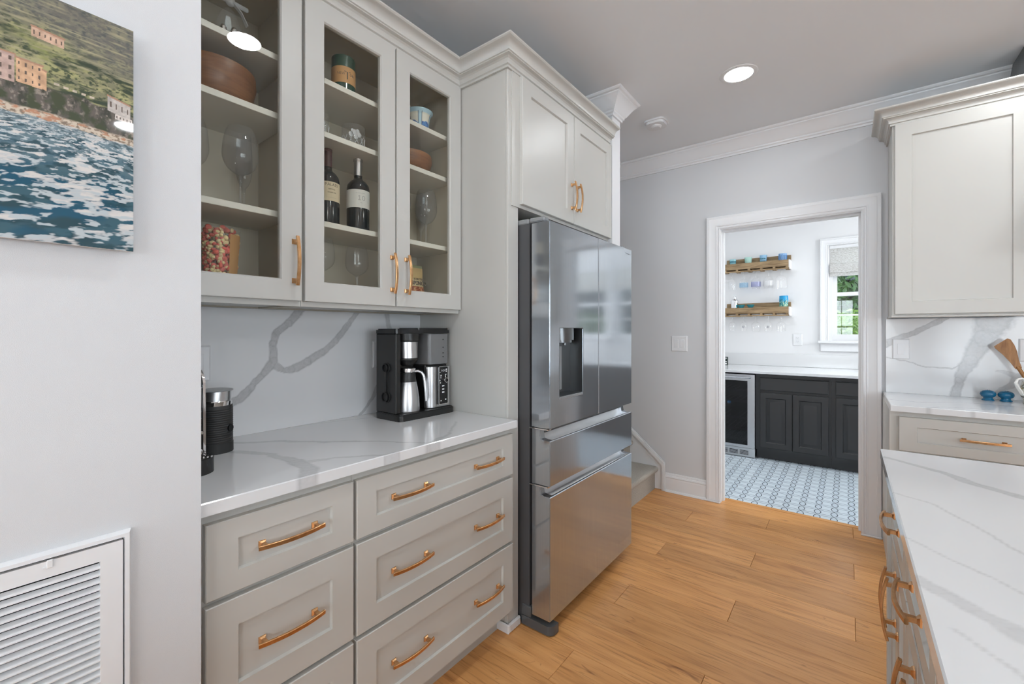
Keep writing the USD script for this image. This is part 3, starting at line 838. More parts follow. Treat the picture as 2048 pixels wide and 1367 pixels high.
def quartz_slab(x0, x1, y0, y1, z0, z1, lines, step, fine=None, seed=0, edge='x-'):
    """A slab whose top and four edges carry vein attributes. fine: (x range, y range) where the grid is fine."""
    def ax_(a, b, rngf):
        if rngf is None:
            return np.linspace(a, b, max(2, int(round((b - a) / step)) + 1))
        f0, f1 = max(a, rngf[0]), min(b, rngf[1])
        parts = []
        if f0 > a + 1e-6:
            parts.append(np.linspace(a, f0, max(2, int((f0 - a) / 0.06) + 1))[:-1])
        parts.append(np.linspace(f0, f1, int(round((f1 - f0) / step)) + 1))
        if f1 < b - 1e-6:
            parts.append(np.linspace(f1, b, max(2, int((b - f1) / 0.06) + 1))[1:])
        return np.concatenate(parts)
    xs, ys = ax_(x0, x1, fine and fine[0]), ax_(y0, y1, fine and fine[1])
    e = 0.0025
    V, F, A, n = [], [], [], 0

    def add(P, u, v, uv):
        nonlocal n
        (pts, f), U, Vv = grid(P, u, v)
        a, b = uv(U, Vv)
        V.append(pts), F.append(f + n), A.append(veins(a, b, lines, seed))
        n += len(pts)
    xs2, ys2 = np.clip(xs, x0 + e, x1 - e), np.clip(ys, y0 + e, y1 - e)
    add(lambda U, W: np.c_[U, W, np.full(len(U), z1)], xs2, ys2, lambda U, W: (U, W))
    add(lambda U, W: np.c_[W, U, np.full(len(U), z0)], ys[[0, -1]], xs[[0, -1]], lambda U, W: (W, U))
    zz = np.array([z0, z1 - e])
    add(lambda U, W: np.c_[np.full(len(U), x1), U, W], ys, zz, lambda U, W: (np.full(len(U), x1), U))
    add(lambda U, W: np.c_[np.full(len(U), x0), W, U], zz, ys, lambda U, W: (np.full(len(U), x0), W))
    add(lambda U, W: np.c_[U, np.full(len(U), y0), W], xs, zz, lambda U, W: (U, np.full(len(U), y0)))
    add(lambda U, W: np.c_[W, np.full(len(U), y1), U], zz, xs, lambda U, W: (W, np.full(len(U), y1)))
    # small chamfers between top and edges
    add(lambda U, W: np.c_[np.where(W > 0.5, x1 - e, x1), U, np.where(W > 0.5, z1, z1 - e)], ys, np.array([0.0, 1.0]), lambda U, W: (np.full(len(U), x1), U))
    add(lambda U, W: np.c_[np.where(U > 0.5, x0 + e, x0), W, np.where(U > 0.5, z1, z1 - e)], np.array([0.0, 1.0]), ys, lambda U, W: (np.full(len(U), x0), W))
    add(lambda U, W: np.c_[U, np.where(W > 0.5, y0 + e, y0), np.where(W > 0.5, z1, z1 - e)], xs, np.array([0.0, 1.0]), lambda U, W: (U, np.full(len(U), y0)))
    add(lambda U, W: np.c_[W, np.where(U > 0.5, y1 - e, y1), np.where(U > 0.5, z1, z1 - e)], np.array([0.0, 1.0]), xs, lambda U, W: (W, np.full(len(U), y1)))
    return (np.vstack(V), np.vstack(F)), np.concatenate(A)


VL = [([(-1.70, 0.52), (-1.638, 0.587), (-1.537, 0.696), (-1.401, 0.786), (-1.289, 0.888), (-1.10, 1.003)], (0.004, 0.010, 0.013, 0.008, 0.005, 0.004), 0.55),
      ([(-1.560, 0.50), (-1.516, 0.553), (-1.411, 0.596), (-1.265, 0.614), (-1.169, 0.603), (-1.10, 0.566)], (0.010, 0.014, 0.012, 0.018, 0.022, 0.024), 0.5),
      ([(-1.247, 0.606), (-1.206, 0.705), (-1.123, 0.806), (-1.10, 0.85)], (0.012, 0.008, 0.007, 0.014), 0.4),
      ([(-1.759, 0.624), (-1.739, 0.83), (-1.674, 1.063), (-1.60, 1.20)], (0.003,), 0.4), ([(-1.10, 0.97), (-1.16, 1.12), (-1.30, 1.30)], (0.016, 0.006, 0.003), 0.45)]
ms, at = quartz_slab(XW + 0.001, -1.112, 0.333, 1.474, 0.895, 0.925, VL, 0.006)
single('quartz_countertop', ms, QUARTZ, 'white grey-veined quartz countertop under the coffee maker', 'countertop', smooth=False, attr=('vein', at))
VS = [([(0.871, 1.40), (0.813, 1.333), (0.772, 1.294), (0.755, 1.252), (0.755, 1.189), (0.719, 1.144), (0.681, 1.092), (0.615, 1.047), (0.50, 0.99)], (0.017, 0.015, 0.014, 0.015, 0.017, 0.013, 0.015, 0.013, 0.010), 0.75),
      ([(0.755, 1.175), (0.800, 1.152), (0.828, 1.154), (0.886, 1.179), (0.947, 1.211), (1.014, 1.261), (1.073, 1.333), (1.128, 1.40)], (0.012, 0.010, 0.015, 0.018, 0.016, 0.014, 0.012, 0.012), 0.72),
      ([(1.266, 1.40), (1.289, 1.31), (1.30, 1.25)], (0.012, 0.012, 0.006), 0.7), ([(1.25, 1.08), (1.22, 1.037), (1.172, 0.966), (1.128, 0.923)], (0.008, 0.010, 0.008, 0.006), 0.65)]
(gv, gf), U, V_ = grid(lambda U, W: np.c_[np.full(len(U), -1.734), U, W], np.linspace(0.3325, 1.4745, 286), np.linspace(0.9255, 1.3845, 116))
back = bx(XW + 0.0005, -1.7345, 0.3325, 1.4745, 0.9255, 1.3845)
single('quartz_backsplash', (np.vstack([gv, back.vertices]), np.vstack([gf, back.faces + len(gv)])), QUARTZ, 'white quartz backsplash with bold forked grey vein behind the coffee maker', 'backsplash', smooth=False,
       attr=('vein', np.concatenate([veins(U, V_, VS, 2), np.zeros(len(back.vertices))])))


# ---- switch and outlet plates on the left backsplash
def plate(name, label, category, c, face, w, h, kind):
    ux, uy, n = (np.array(a, float) for a in AX[face])
    c = np.array(c, float)
    t = T(name, label, category, tuple(c))
    t.part('cover', ring_loft(c - ux * w / 2 - uy * h / 2, face, w, h, [(0, 0), (0, 0.003), (0.005, 0.0065)]), WHITE_PLASTIC)
    n_g = {'switch2': 2, 'switch1': 1, 'outlet': 1}[kind]
    for g in range(n_g):
        cc = c + ux * ((g - (n_g - 1) / 2) * 0.047)
        if kind.startswith('switch'):
            t.part('rocker', ring_loft(cc - ux * 0.0165 - uy * 0.033, face, 0.033, 0.066, [(0, 0.004), (0, 0.0085), (0.003, 0.010)]), WHITE_PLASTIC)
        else:
            for s in (-0.0195, 0.0195):
                r = t.part('receptacle', ring_loft(cc + uy * s - ux * 0.0165 - uy * 0.014, face, 0.033, 0.028, [(0, 0.004), (0, 0.007), (0.003, 0.0082)]), WHITE_PLASTIC)
                r.part('slot', cat(*[ring_loft(cc + uy * (s + dy) + ux * dx - ux * sw / 2 - uy * sh / 2, face, sw, sh, [(0, 0.007), (0, 0.0084)]) for dx, dy, sw, sh in ((-0.0065, 0.003, 0.002, 0.008), (0.0065, 0.003, 0.002, 0.007), (0, -0.007, 0.004, 0.004))]), GREY_PLASTIC)
    return t


plate('light_switch', 'white double rocker switch on the backsplash behind the milk frother', 'switch', (-1.734, 0.487, 1.192), 'x', 0.122, 0.122, 'switch2')
plate('wall_outlet', 'white outlet plate on the backsplash half hidden by the coffee maker', 'outlet', (-1.734, 1.230, 1.196), 'x', 0.076, 0.122, 'outlet')
plate('light_switch', 'white double rocker switch on the back wall left of the doorway', 'switch', (-1.075, Y_BACK, 1.205), '-y', 0.124, 0.124, 'switch2')
plate('light_switch', 'white single rocker switch on the veined backsplash right of the doorway', 'switch', (0.256, 3.568, 1.194), '-y', 0.080, 0.122, 'switch1')
plate('wall_outlet', 'white outlet plate behind the wooden spatula', 'outlet', (0.776, 3.568, 1.199), '-y', 0.080, 0.124, 'outlet')
plate('wall_outlet', 'white outlet plate on the far room wall below the glass racks', 'outlet', (-0.454, Y_FAR, 1.210), '-y', 0.090, 0.135, 'outlet')

# ================================================================ REFRIGERATOR
XF = -1.0
fr = T('refrigerator', 'stainless steel french-door refrigerator with water dispenser and two bottom drawers', 'refrigerator', (-1.37, 1.995, 0))
fr.part('body', cat(bx(-1.735, -1.108, 1.561, 2.432, 0.03, 1.775), bx(-1.70, -1.12, 1.58, 2.41, 0.0, 0.03)), FRIDGE_SIDE, smooth=False)
fr.part('top_cover', cat(bx(-1.735, -1.115, 1.5585, 2.4345, 1.775, 1.798, 0.004), bx(-1.115, -1.035, 1.565, 1.605, 1.779, 1.800, 0.005), bx(-1.115, -1.035, 2.388, 2.428, 1.779, 1.800, 0.005)), GREY_PLASTIC)
fr.part('gasket', cat(bx(-1.108, -1.094, 1.575, 2.42, 0.07, 1.768)), GAP, smooth=False)


def side_round(x0, x1, y0, y1, r=0.010):
    """Door plan (x, y) with softly rounded front corners."""
    return Polygon([(x0, y0), (x1 - r, y0)] + arc((x1 - r, y0 + r), r, -90, 0, 5) + arc((x1 - r, y1 - r), r, 0, 90, 5) + [(x0, y1)])


D_Y0, D_Y1, D_Z0, D_Z1 = 1.634, 1.848, 1.003, 1.318      # dispenser opening
outline = rrect(1.557, 2.0095, 0.886, 1.773, 0.004, 3)
hole = rrect(D_Y0, D_Y1, D_Z0, D_Z1, 0.006, 3)
dl = fr.part('door', cat(prism(outline.difference(hole), 'x', -1.012, XF - 0.0035), prism(outline.buffer(-0.0035).difference(hole.buffer(0.002)), 'x', XF - 0.0035, XF), prism(outline, 'x', -1.094, -1.080),
             bx(-1.080, -1.012, 1.557, 1.570, 0.886, 1.773), bx(-1.080, -1.012, 1.997, 2.0095, 0.886, 1.773), bx(-1.080, -1.012, 1.570, 1.997, 0.886, 0.90), bx(-1.080, -1.012, 1.570, 1.997, 1.760, 1.773)), STEEL, smooth=False)
dsp = fr.part('water_dispenser', cat(bx(-1.079, -1.072, D_Y0 - 0.004, D_Y1 + 0.004, D_Z0 - 0.004, D_Z1 + 0.004), bx(-1.073, -1.005, D_Y0 - 0.004, D_Y0 + 0.001, D_Z0, D_Z1), bx(-1.073, -1.005, D_Y1 - 0.001, D_Y1 + 0.004, D_Z0, D_Z1),
               bx(-1.073, -1.005, D_Y0, D_Y1, D_Z1 - 0.001, D_Z1 + 0.004), bx(-1.073, -1.004, D_Y0, D_Y1, D_Z0 - 0.004, D_Z0 + 0.012)), DARK_STEEL, smooth=False)
dsp.part('nozzle_housing', cat(prism(affinity.scale(Point(-1.052, 1.748).buffer(0.052, quad_segs=10), 0.85, 1.35), 'z', 1.262, 1.317), prism(affinity.scale(Point(-1.05, 1.748).buffer(0.04, quad_segs=10), 0.85, 1.35), 'z', 1.250, 1.262), cyl((-1.045, 1.752, 1.238), (-1.045, 1.752, 1.252), 0.010)), DARK_STEEL)
dsp.part('paddle', bx(-1.0715, -1.066, 1.665, 1.715, 1.075, 1.235, 0.002), STEEL_SOFT)
dsp.part('water_pipe', bx(-1.0715, -1.060, 1.738, 1.754, 1.03, 1.235, 0.003), GREY_PLASTIC)
dsp.part('drip_tray', bx(-1.068, -0.998, D_Y0 + 0.002, D_Y1 - 0.002, D_Z0 - 0.002, D_Z0 + 0.010, 0.002), GREY_PLASTIC)
dr = fr.part('door', cat(prism(side_round(-1.094, XF, 2.0135, 2.4345, 0.004), 'z', 0.886, 1.773)), STEEL, smooth=20)
dr.part('lettering', text('SAMSUNG', 0.0075, (XF + 0.0001, 2.378, 1.742), 'x', 0.0003), GREY_PLASTIC, smooth=False)


def fridge_drawer(z0, z1, ztop):
    """Drawer front with a scooped grip along its top edge; the ends are full."""
    ya, yb = 1.557, 2.4345
    full = [(-1.094, z0), (XF - 0.003, z0), (XF, z0 + 0.003), (XF, z1 - 0.003), (XF - 0.003, z1), (-1.03, z1), (-1.048, z1 + 0.004), (-1.055, ztop), (-1.094, ztop)]
    small = Polygon(full).buffer(-0.002, join_style=2)
    ends = cat(prism(small, 'y', ya, ya + 0.0025), prism(full, 'y', ya + 0.0025, ya + 0.034), prism(full, 'y', yb - 0.034, yb - 0.0025), prism(small, 'y', yb - 0.0025, yb))
    front = [(-1.094, z0), (XF - 0.003, z0), (XF, z0 + 0.003), (XF, z1 - 0.003), (XF - 0.003, z1), (XF - 0.010, z1), (XF - 0.0103, z1 - 0.034), (-1.094, z1 - 0.034)]
    grip = [(XF - 0.0104, z1 - 0.0335), (XF - 0.0104, z1 - 0.006)] + arc((XF - 0.032, z1 - 0.010), 0.022, -10, -170, 8) + [(-1.068, z1 + 0.018), (-1.060, ztop - 0.014), (-1.062, ztop), (-1.094, ztop), (-1.094, z1 - 0.0335)]
    d = fr.part('drawer', cat(ends, prism(front, 'y', ya + 0.034, yb - 0.034)), STEEL, smooth=False)
    d.part('grip', prism(grip, 'y', ya + 0.034, yb - 0.034), STEEL_SOFT, 'satin scooped grip along the drawer top', smooth=30)


fridge_drawer(0.640, 0.834, 0.878)
fridge_drawer(0.066, 0.595, 0.632)
fr.part('hinge', cat(prism(rrect(-1.108, -1.005, 1.553, 1.580, 0.006), 'z', 0.8795, 0.8845), prism(rrect(-1.108, -1.01, 1.553, 1.580, 0.006), 'z', 0.6335, 0.6385)), CHROME)
fr.part('kick_foot', cat(prism(Polygon([(-1.15, 1.556)] + arc((-1.02, 1.586), 0.030, -90, 0, 6) + [(-0.99, 1.61), (-1.15, 1.61)]), 'z', 0.006, 0.045), bx(-1.15, -1.10, 1.556, 1.61, 0.045, 0.095, 0.004)), CHARCOAL_PLASTIC)

# ================================================================ PAINTING WALL
def srgb(r, g, b):
    c = np.array([r, g, b], float) / 255
    return np.where(c <= 0.04045, c / 12.92, ((c + 0.055) / 1.055) ** 2.4)


def picture(Y, Z):
    """A coastal photo print: terraced hillside with houses, a rocky shore and foam-flecked blue water."""
    n3 = lambda a, b, s, o=4: meshkit.fbm(np.c_[Y * a, Z * b, np.zeros(len(Y))], o, s)
    col = np.zeros((len(Y), 3))

    def mixin(m, c):
        m = np.clip(m, 0, 1)[:, None]
        col[:] = col * (1 - m) + np.asarray(c) * m
    step = lambda x, w: np.clip(x / w + 0.5, 0, 1)
    # hillside
    g = n3(60, 110, 1)
    col[:] = srgb(124, 122, 96)
    mixin((g - 0.40) * 4, srgb(160, 158, 112))
    mixin((n3(90, 170, 2) - 0.54) * 7, srgb(72, 82, 60))
    mixin((n3(220, 340, 3) - 0.56) * 6, srgb(58, 70, 54))
    mixin((n3(40, 80, 4) - 0.52) * 6 * step(1.80 - Z, 0.06) * step(0.13 - Y, 0.06) * 0.7, srgb(134, 138, 88))
    up = step(Z - (1.775 + (0.215 - Y) * 0.30), 0.06)
    mixin(up * 0.75, srgb(112, 108, 104))
    mixin(up * (n3(150, 200, 5) - 0.5) * 4, srgb(84, 88, 86))
    mixin((n3(26, 300, 6) - 0.52) * 3.0, srgb(160, 154, 126))
    mixin((n3(34, 120, 26) - 0.56) * 6 * step(1.80 - Z, 0.03), srgb(54, 66, 52))
    # rock face, shore and water
    edge = 1.713 + 0.010 * (n3(50, 10, 7) - 0.5) + np.where(Y > 0.15, (Y - 0.15) * -0.10, 0)
    rock = step(edge - Z, 0.004)
    mixin(rock, srgb(96, 90, 84))
    mixin(rock * (n3(140, 60, 8) - 0.45) * 5, srgb(60, 62, 54))
    mixin(rock * (n3(260, 200, 9) - 0.58) * 7, srgb(140, 130, 120))
    mixin(rock * (n3(60, 50, 19) - 0.50) * 6, srgb(62, 70, 50))
    shore = 1.671 + 0.008 * (n3(45, 10, 10) - 0.5) + np.where(Y > 0.13, (Y - 0.13) * -0.10, 0)
    sh = step(shore - Z, 0.003)
    mixin(sh, srgb(196, 182, 164))
    mixin(sh * (n3(260, 330, 11) - 0.50) * 7, srgb(128, 112, 98))
    mixin(sh * (n3(120, 200, 12) - 0.58) * 8, srgb(176, 130, 104))
    water_z = shore - 0.010 - 0.006 * n3(70, 10, 13)
    wt = step(water_z - Z, 0.002)
    deep = np.clip((1.665 - Z) / 0.16, 0, 1)
    d = np.clip((1.662 - Z) / 0.212, 0, 1)                      # 0 at the far water, 1 at the near edge: the waves grow towards the viewer
    wy, wz = (Y - 0.12) * 26 / (0.12 + d), 13 * np.log(0.12 + d)
    wn = lambda a, b, s, o=4: meshkit.fbm(np.c_[wy * a + 40, wz * b + 40 + 0.25 * wy, np.zeros(len(Y))], o, s)
    mixin(wt, srgb(112, 132, 140))
    mixin(wt * d * 2.2, srgb(58, 92, 104))
    mixin(wt * (wn(1.2, 1.2, 14) - 0.44) * 6, srgb(42, 72, 82))
    mixin(wt * (wn(0.45, 0.45, 20) - 0.54) * 8 * d, srgb(34, 82, 104))
    f1, f2 = wn(0.62, 0.85, 16, 5), wn(1.7, 2.2, 17, 3)
    mixin(wt * (f1 + 0.25 * (f2 - 0.5) - 0.565) * 22, srgb(182, 184, 186))
    mixin(wt * (f1 - 0.615) * 14, srgb(204, 200, 196))
    mixin(wt * (f2 - 0.590) * 14, srgb(178, 186, 190))
    mixin(wt * step(Z - 1.648, 0.02) * 0.35, srgb(150, 158, 162))
    # houses

    fine = n3(160, 160, 31)

    def house(y0, y1, z0, z1, c, cols, rows, roof=True, slope=0.0):
        zz = Z - slope * (Y - y0)
        ins = (Y > y0) & (Y < y1) & (zz > z0) & (zz < z1)
        col[ins] = np.asarray(c) * (0.62 + 0.7 * fine[ins])[:, None]
        if cols:
            a, b = ((Y - y0) / (y1 - y0) * cols) % 1, ((zz - z0) / (z1 - z0) * rows) % 1
            col[ins & (a > 0.36) & (a < 0.62) & (b > 0.30 + 0.3 * (fine - 0.5)) & (b < 0.72)] = srgb(96, 84, 76)
        if roof:
            r = (Y > y0 - 0.001) & (Y < y1 + 0.001) & (zz >= z1) & (zz < z1 + 0.003)
            col[r] = srgb(168, 130, 108)
    house(0.0662, 0.0965, 1.709, 1.747, srgb(202, 164, 132), 4, 3, True, -0.05)
    house(0.0965, 0.1010, 1.709, 1.740, srgb(198, 160, 128), 0, 0, True, -0.4)
    house(0.015, 0.0652, 1.706, 1.751, srgb(184, 158, 148), 5, 3, True)
    house(0.0835, 0.122, 1.7925, 1.808, srgb(196, 164, 142), 6, 1, True, -0.10)
    house(0.178, 0.2095, 1.706, 1.732, srgb(186, 178, 172), 4, 1, True, -0.25)
    house(0.188, 0.212, 1.694, 1.703, srgb(206, 196, 188), 5, 1, False, -0.10)
    house(-0.10, -0.02, 1.715, 1.760, srgb(190, 150, 120), 6, 3, True)
    for k in range(5):
        house(0.110 + 0.011 * k, 0.116 + 0.011 * k, 1.722 - 0.001 * k, 1.726 - 0.001 * k, srgb(190, 176, 156), 0, 0, False)
    return np.clip(col * 1.02, 0, 1)


ys = np.concatenate([np.linspace(-0.36, 0.035, 70)[:-1], np.linspace(0.035, 0.214, 225)])
zs = np.linspace(1.452, 1.870, 520)
(pv, pf), U, V_ = grid(lambda U, W: np.c_[np.full(len(U), -1.0745), U, W], ys, zs)
pt = T('coastal_picture', 'unframed glossy print of a seaside hillside village above foamy blue water', 'picture', (-1.10, -0.073, 1.66))
pt.part('print', (pv, pf), PRINT, smooth=False, attr=('print', picture(U, V_)))
pt.part('panel', prism(rrect(-0.36, 0.214, 1.452, 1.870, 0.002, 3), 'x', -1.083, -1.0747), WHITE_PLASTIC, smooth=False)
for zz in (1.50, 1.80):
    pt.part('standoff', bx(-1.0995, -1.0832, -0.30, 0.165, zz, zz + 0.02), GREY_PLASTIC, smooth=False)

# ---- return air grille
VY, VZ = 0.215, 0.921                                     # outer top right corner
vw, vh = 0.62, 0.66
vt = T('return_air_grille', 'white louvered return air grille low on the wall below the picture', 'vent', (-1.10, VY - vw / 2, VZ - vh))
vt.part('frame', ring_loft((-1.0998, VY - vw, VZ - vh), 'x', vw, vh, [(0, 0), (0.0005, 0.004), (0.004, 0.0125), (0.0105, 0.0125), (0.0112, 0.006), (0.0112, 0)], hollow=True), WHITE_METAL)
vt.part('duct', bx(-1.0995, -1.0985, VY - vw + 0.012, VY - 0.012, VZ - vh + 0.012, VZ - 0.012), GAP, smooth=False)
iy0, iy1, iz0, iz1 = VY - vw + 0.0135, VY - 0.0135, VZ - vh + 0.0135, VZ - 0.0150
panel = sbox(iy0, iz0, iy1, iz1).difference(sbox(iy0 + 0.032, iz0 + 0.026, iy1 - 0.0315, iz1 - 0.0285))
vd = vt.part('door', prism(panel, 'x', -1.0985, -1.0885), WHITE_METAL, smooth=False)
z = iz1 - 0.0285 - 0.0131
while z > iz0 + 0.03:
    vd.part('louver', prism([(-1.0983, z + 0.0074), (-1.0973, z + 0.0076), (-1.0886, z + 0.0018), (-1.0886, z - 0.0004), (-1.0893, z - 0.0004), (-1.0893, z + 0.0011)], 'y', iy0 + 0.032, iy1 - 0.0315), WHITE_METAL, smooth=False)
    z -= 0.0131
vd.part('latch', cat(bx(-1.0886, -1.0855, 0.102, 0.110, iz1 - 0.012, iz1 + 0.002, 0.001), bx(-1.0886, -1.0868, 0.0975, 0.103, iz1 - 0.011, iz1 - 0.009)), WHITE_METAL)
# ================================================================ ON THE COFFEE COUNTER
CZ = 0.925
cm = T('coffee_maker', 'black and steel drip coffee maker with thermal carafe on the quartz counter', 'coffee maker', (-1.55, 1.295, CZ))
cm.part('base', cat(prism(rrect(-1.640, -1.462, 1.137, 1.455, 0.022), 'z', CZ, CZ + 0.024), prism(rrect(-1.640, -1.466, 1.141, 1.451, 0.020), 'z', CZ + 0.024, CZ + 0.028)), BLACK, smooth=40)
cm.part('warming_plate', lathe([(0, 0.954), (0.052, 0.954), (0.056, 0.9525), (0.056, 0.950), (0, 0.950)], (-1.530, 1.228, 0), 36), STEEL_SOFT)
cm.part('body', cat(bx(-1.635, -1.497, 1.143, 1.168, 0.953, 1.292, 0.003), bx(-1.635, -1.592, 1.168, 1.315, 0.953, 1.292, 0.003), bx(-1.592, -1.555, 1.168, 1.200, 0.953, 1.145, 0.002)), BLACK)
cm.part('lid', cat(prism(rrect(-1.638, -1.492, 1.139, 1.451, 0.012), 'z', 1.292, 1.308), prism(rrect(-1.632, -1.50, 1.146, 1.30, 0.010), 'z', 1.308, 1.313), prism(rrect(-1.636, -1.498, 1.262, 1.446, 0.010), 'z', 1.308, 1.317)), BLACK_GLOSS, smooth=40)
bs = cm.part('brew_basket', lathe([(0, 1.258), (0.043, 1.258), (0.045, 1.256), (0.045, 1.186), (0.043, 1.184), (0, 1.184)], (-1.530, 1.228, 0), 40), STEEL_SOFT)
bs.part('funnel', lathe([(0, 1.184), (0.047, 1.184), (0.047, 1.178), (0.030, 1.158), (0.020, 1.150), (0, 1.150)], (-1.530, 1.228, 0), 36), BLACK)
bs.part('basket_top', cat(lathe([(0, 1.292), (0.050, 1.292), (0.050, 1.262), (0.046, 1.258), (0, 1.258)], (-1.530, 1.228, 0), 36)), BLACK)
sh_ = cm.part('scoop_holder', cat(prism(Point(-1.562, 1.145).buffer(0.024).union(Point(-1.562, 1.022).buffer(0.027)).union(sbox(-1.577, 1.022, -1.547, 1.145)), 'y', 1.1395, 1.143)), BLACK_SOFT)
sh_.part('scoop', cat(prism(Point(-1.562, 1.145).buffer(0.019).difference(Point(-1.562, 1.145).buffer(0.0155)), 'y', 1.1335, 1.1395), prism(Point(-1.562, 1.022).buffer(0.022).difference(Point(-1.562, 1.022).buffer(0.018)), 'y', 1.1325, 1.1395),
          prism([(-1.570, 1.043), (-1.554, 1.043), (-1.552, 1.127), (-1.572, 1.127)], 'y', 1.1355, 1.1395)), BLACK_GLOSS)
ca = cm.part('carafe', lathe([(0, 0.955), (0.051, 0.955), (0.0535, 0.958), (0.054, 0.975), (0.052, 1.010), (0.046, 1.055), (0.040, 1.082), (0, 1.082)], (-1.530, 1.228, 0), 48), STEEL_SOFT, 'brushed steel carafe')
ca.part('collar', lathe([(0, 1.082), (0.0402, 1.082), (0.037, 1.100), (0.035, 1.122), (0, 1.122)], (-1.530, 1.228, 0), 40), BLACK)
ca.part('rim', lathe([(0, 1.122), (0.034, 1.122), (0.0365, 1.126), (0.0365, 1.140), (0.033, 1.143), (0, 1.143)], (-1.530, 1.228, 0), 40), CHROME)
hdir = np.array([0.62, 0.78])
hp = [(0.030, 1.128), (0.046, 1.129), (0.062, 1.122), (0.071, 1.106), (0.076, 1.080), (0.080, 1.045), (0.083, 1.012), (0.084, 0.996)]
ca.part('handle', tube([(-1.530 + a * hdir[0], 1.228 + a * hdir[1], b) for a, b in hp], [(-0.013, -0.004), (0.013, -0.004), (0.0145, 0.0), (0.013, 0.004), (-0.013, 0.004), (-0.0145, 0.0)], up=(0.4, 0.3, 1.0)), STEEL_SOFT)
tw = cm.part('tower', cat(bx(-1.632, -1.512, 1.315, 1.448, 0.953, 1.150, 0.004)), BLACK)
tw.part('steel_column', prism(Point(-1.520, 1.350).buffer(0.034, quad_segs=14).union(rrect(-1.530, -1.488, 1.345, 1.446, 0.006)), 'z', 0.956, 1.140), STEEL_SOFT, smooth=40)
rs = cm.part('reservoir', cat(prism(rrect(-1.630, -1.494, 1.322, 1.446, 0.016).difference(rrect(-1.628, -1.496, 1.324, 1.444, 0.015)), 'z', 1.152, 1.290)), RESERVOIR, smooth=40)
rs.part('level_marks', cat(*[bx(-1.4938, -1.4932, 1.404, 1.411, zz, zz + 0.004) for zz in (1.182, 1.200, 1.226, 1.262)]), BLACK, smooth=False)
cp = cm.part('control_panel', prism(rrect(1.366, 1.424, 0.967, 1.141, 0.005), 'x', -1.488, -1.478), BLACK_GLOSS)
cp.part('trim', prism(rrect(1.366, 1.424, 0.967, 1.141, 0.005).difference(rrect(1.3685, 1.4215, 0.9695, 1.1385, 0.004)), 'x', -1.478, -1.4772), CHROME)
cp.part('dial', cyl((-1.478, 1.399, 1.078), (-1.4605, 1.399, 1.078), 0.0112), CHROME)
cp.part('dial_face', cyl((-1.4606, 1.399, 1.078), (-1.4600, 1.399, 1.078), 0.0088), BLACK_GLOSS)
cp.part('display', text('9:05', 0.009, (-1.4779, 1.394, 1.117), 'x', 0.0002), WHITE_LED, smooth=False)
cp.part('button', cat(*[bx(-1.478, -1.4774, yy - w, yy + w, zz - hgt, zz + hgt) for yy, zz, w, hgt in
        ((1.413, 1.126, 0.003, 0.003), (1.413, 1.117, 0.003, 0.003), (1.374, 1.114, 0.003, 0.001), (1.380, 1.100, 0.004, 0.002), (1.409, 1.103, 0.004, 0.002), (1.379, 1.091, 0.0015, 0.005), (1.408, 1.094, 0.002, 0.005),
         (1.374, 1.077, 0.002, 0.003), (1.376, 1.066, 0.0015, 0.003), (1.393, 1.051, 0.007, 0.0025), (1.393, 1.036, 0.006, 0.003), (1.393, 1.022, 0.007, 0.003), (1.380, 0.984, 0.003, 0.003), (1.409, 0.988, 0.003, 0.003))]), WHITE_PRINT, smooth=False)

# milk frother
FX, FY = -1.570, 0.510
prof = [(0, CZ), (0.0485, CZ), (0.0490, CZ + 0.003), (0.0485, CZ + 0.030), (0.0470, CZ + 0.031)]
zz = CZ + 0.033
while zz < CZ + 0.138:
    prof += [(0.0468, zz), (0.0478, zz + 0.003), (0.0468, zz + 0.006)]
    zz += 0.0066
prof += [(0.0462, CZ + 0.146), (0, CZ + 0.146)]
mf = T('milk_frother', 'black ribbed cylindrical milk frother with clear chrome-rimmed top', 'milk frother', (FX, FY, CZ))
mf.part('body', lathe(prof, (FX, FY, 0), 48), BLACK_SOFT, smooth=25)
mf.part('collar', lathe([(0, CZ + 0.146), (0.0450, CZ + 0.146), (0.0450, CZ + 0.158), (0.0430, CZ + 0.161), (0, CZ + 0.161)], (FX, FY, 0), 40), CHROME)
mf.part('jug', lathe([(0.0425, CZ + 0.161), (0.0425, CZ + 0.190), (0.0400, CZ + 0.190), (0.0400, CZ + 0.161)], (FX, FY, 0), 40), STEEL_SOFT)
mf.part('lid', lathe([(0, CZ + 0.196), (0.030, CZ + 0.1965), (0.047, CZ + 0.194), (0.049, CZ + 0.192), (0.047, CZ + 0.190), (0, CZ + 0.190)], (FX, FY, 0), 40), GREY_PLASTIC)
ba = math.atan2(-FY + 0.35, -FX)
bc = np.array([FX + 0.0475 * math.cos(0.62), FY + 0.0475 * math.sin(0.62), CZ + 0.075])
bn = np.array([math.cos(0.62), math.sin(0.62), 0])
mf.part('button', cyl(bc, bc + bn * 0.004, 0.011), BLACK_GLOSS)

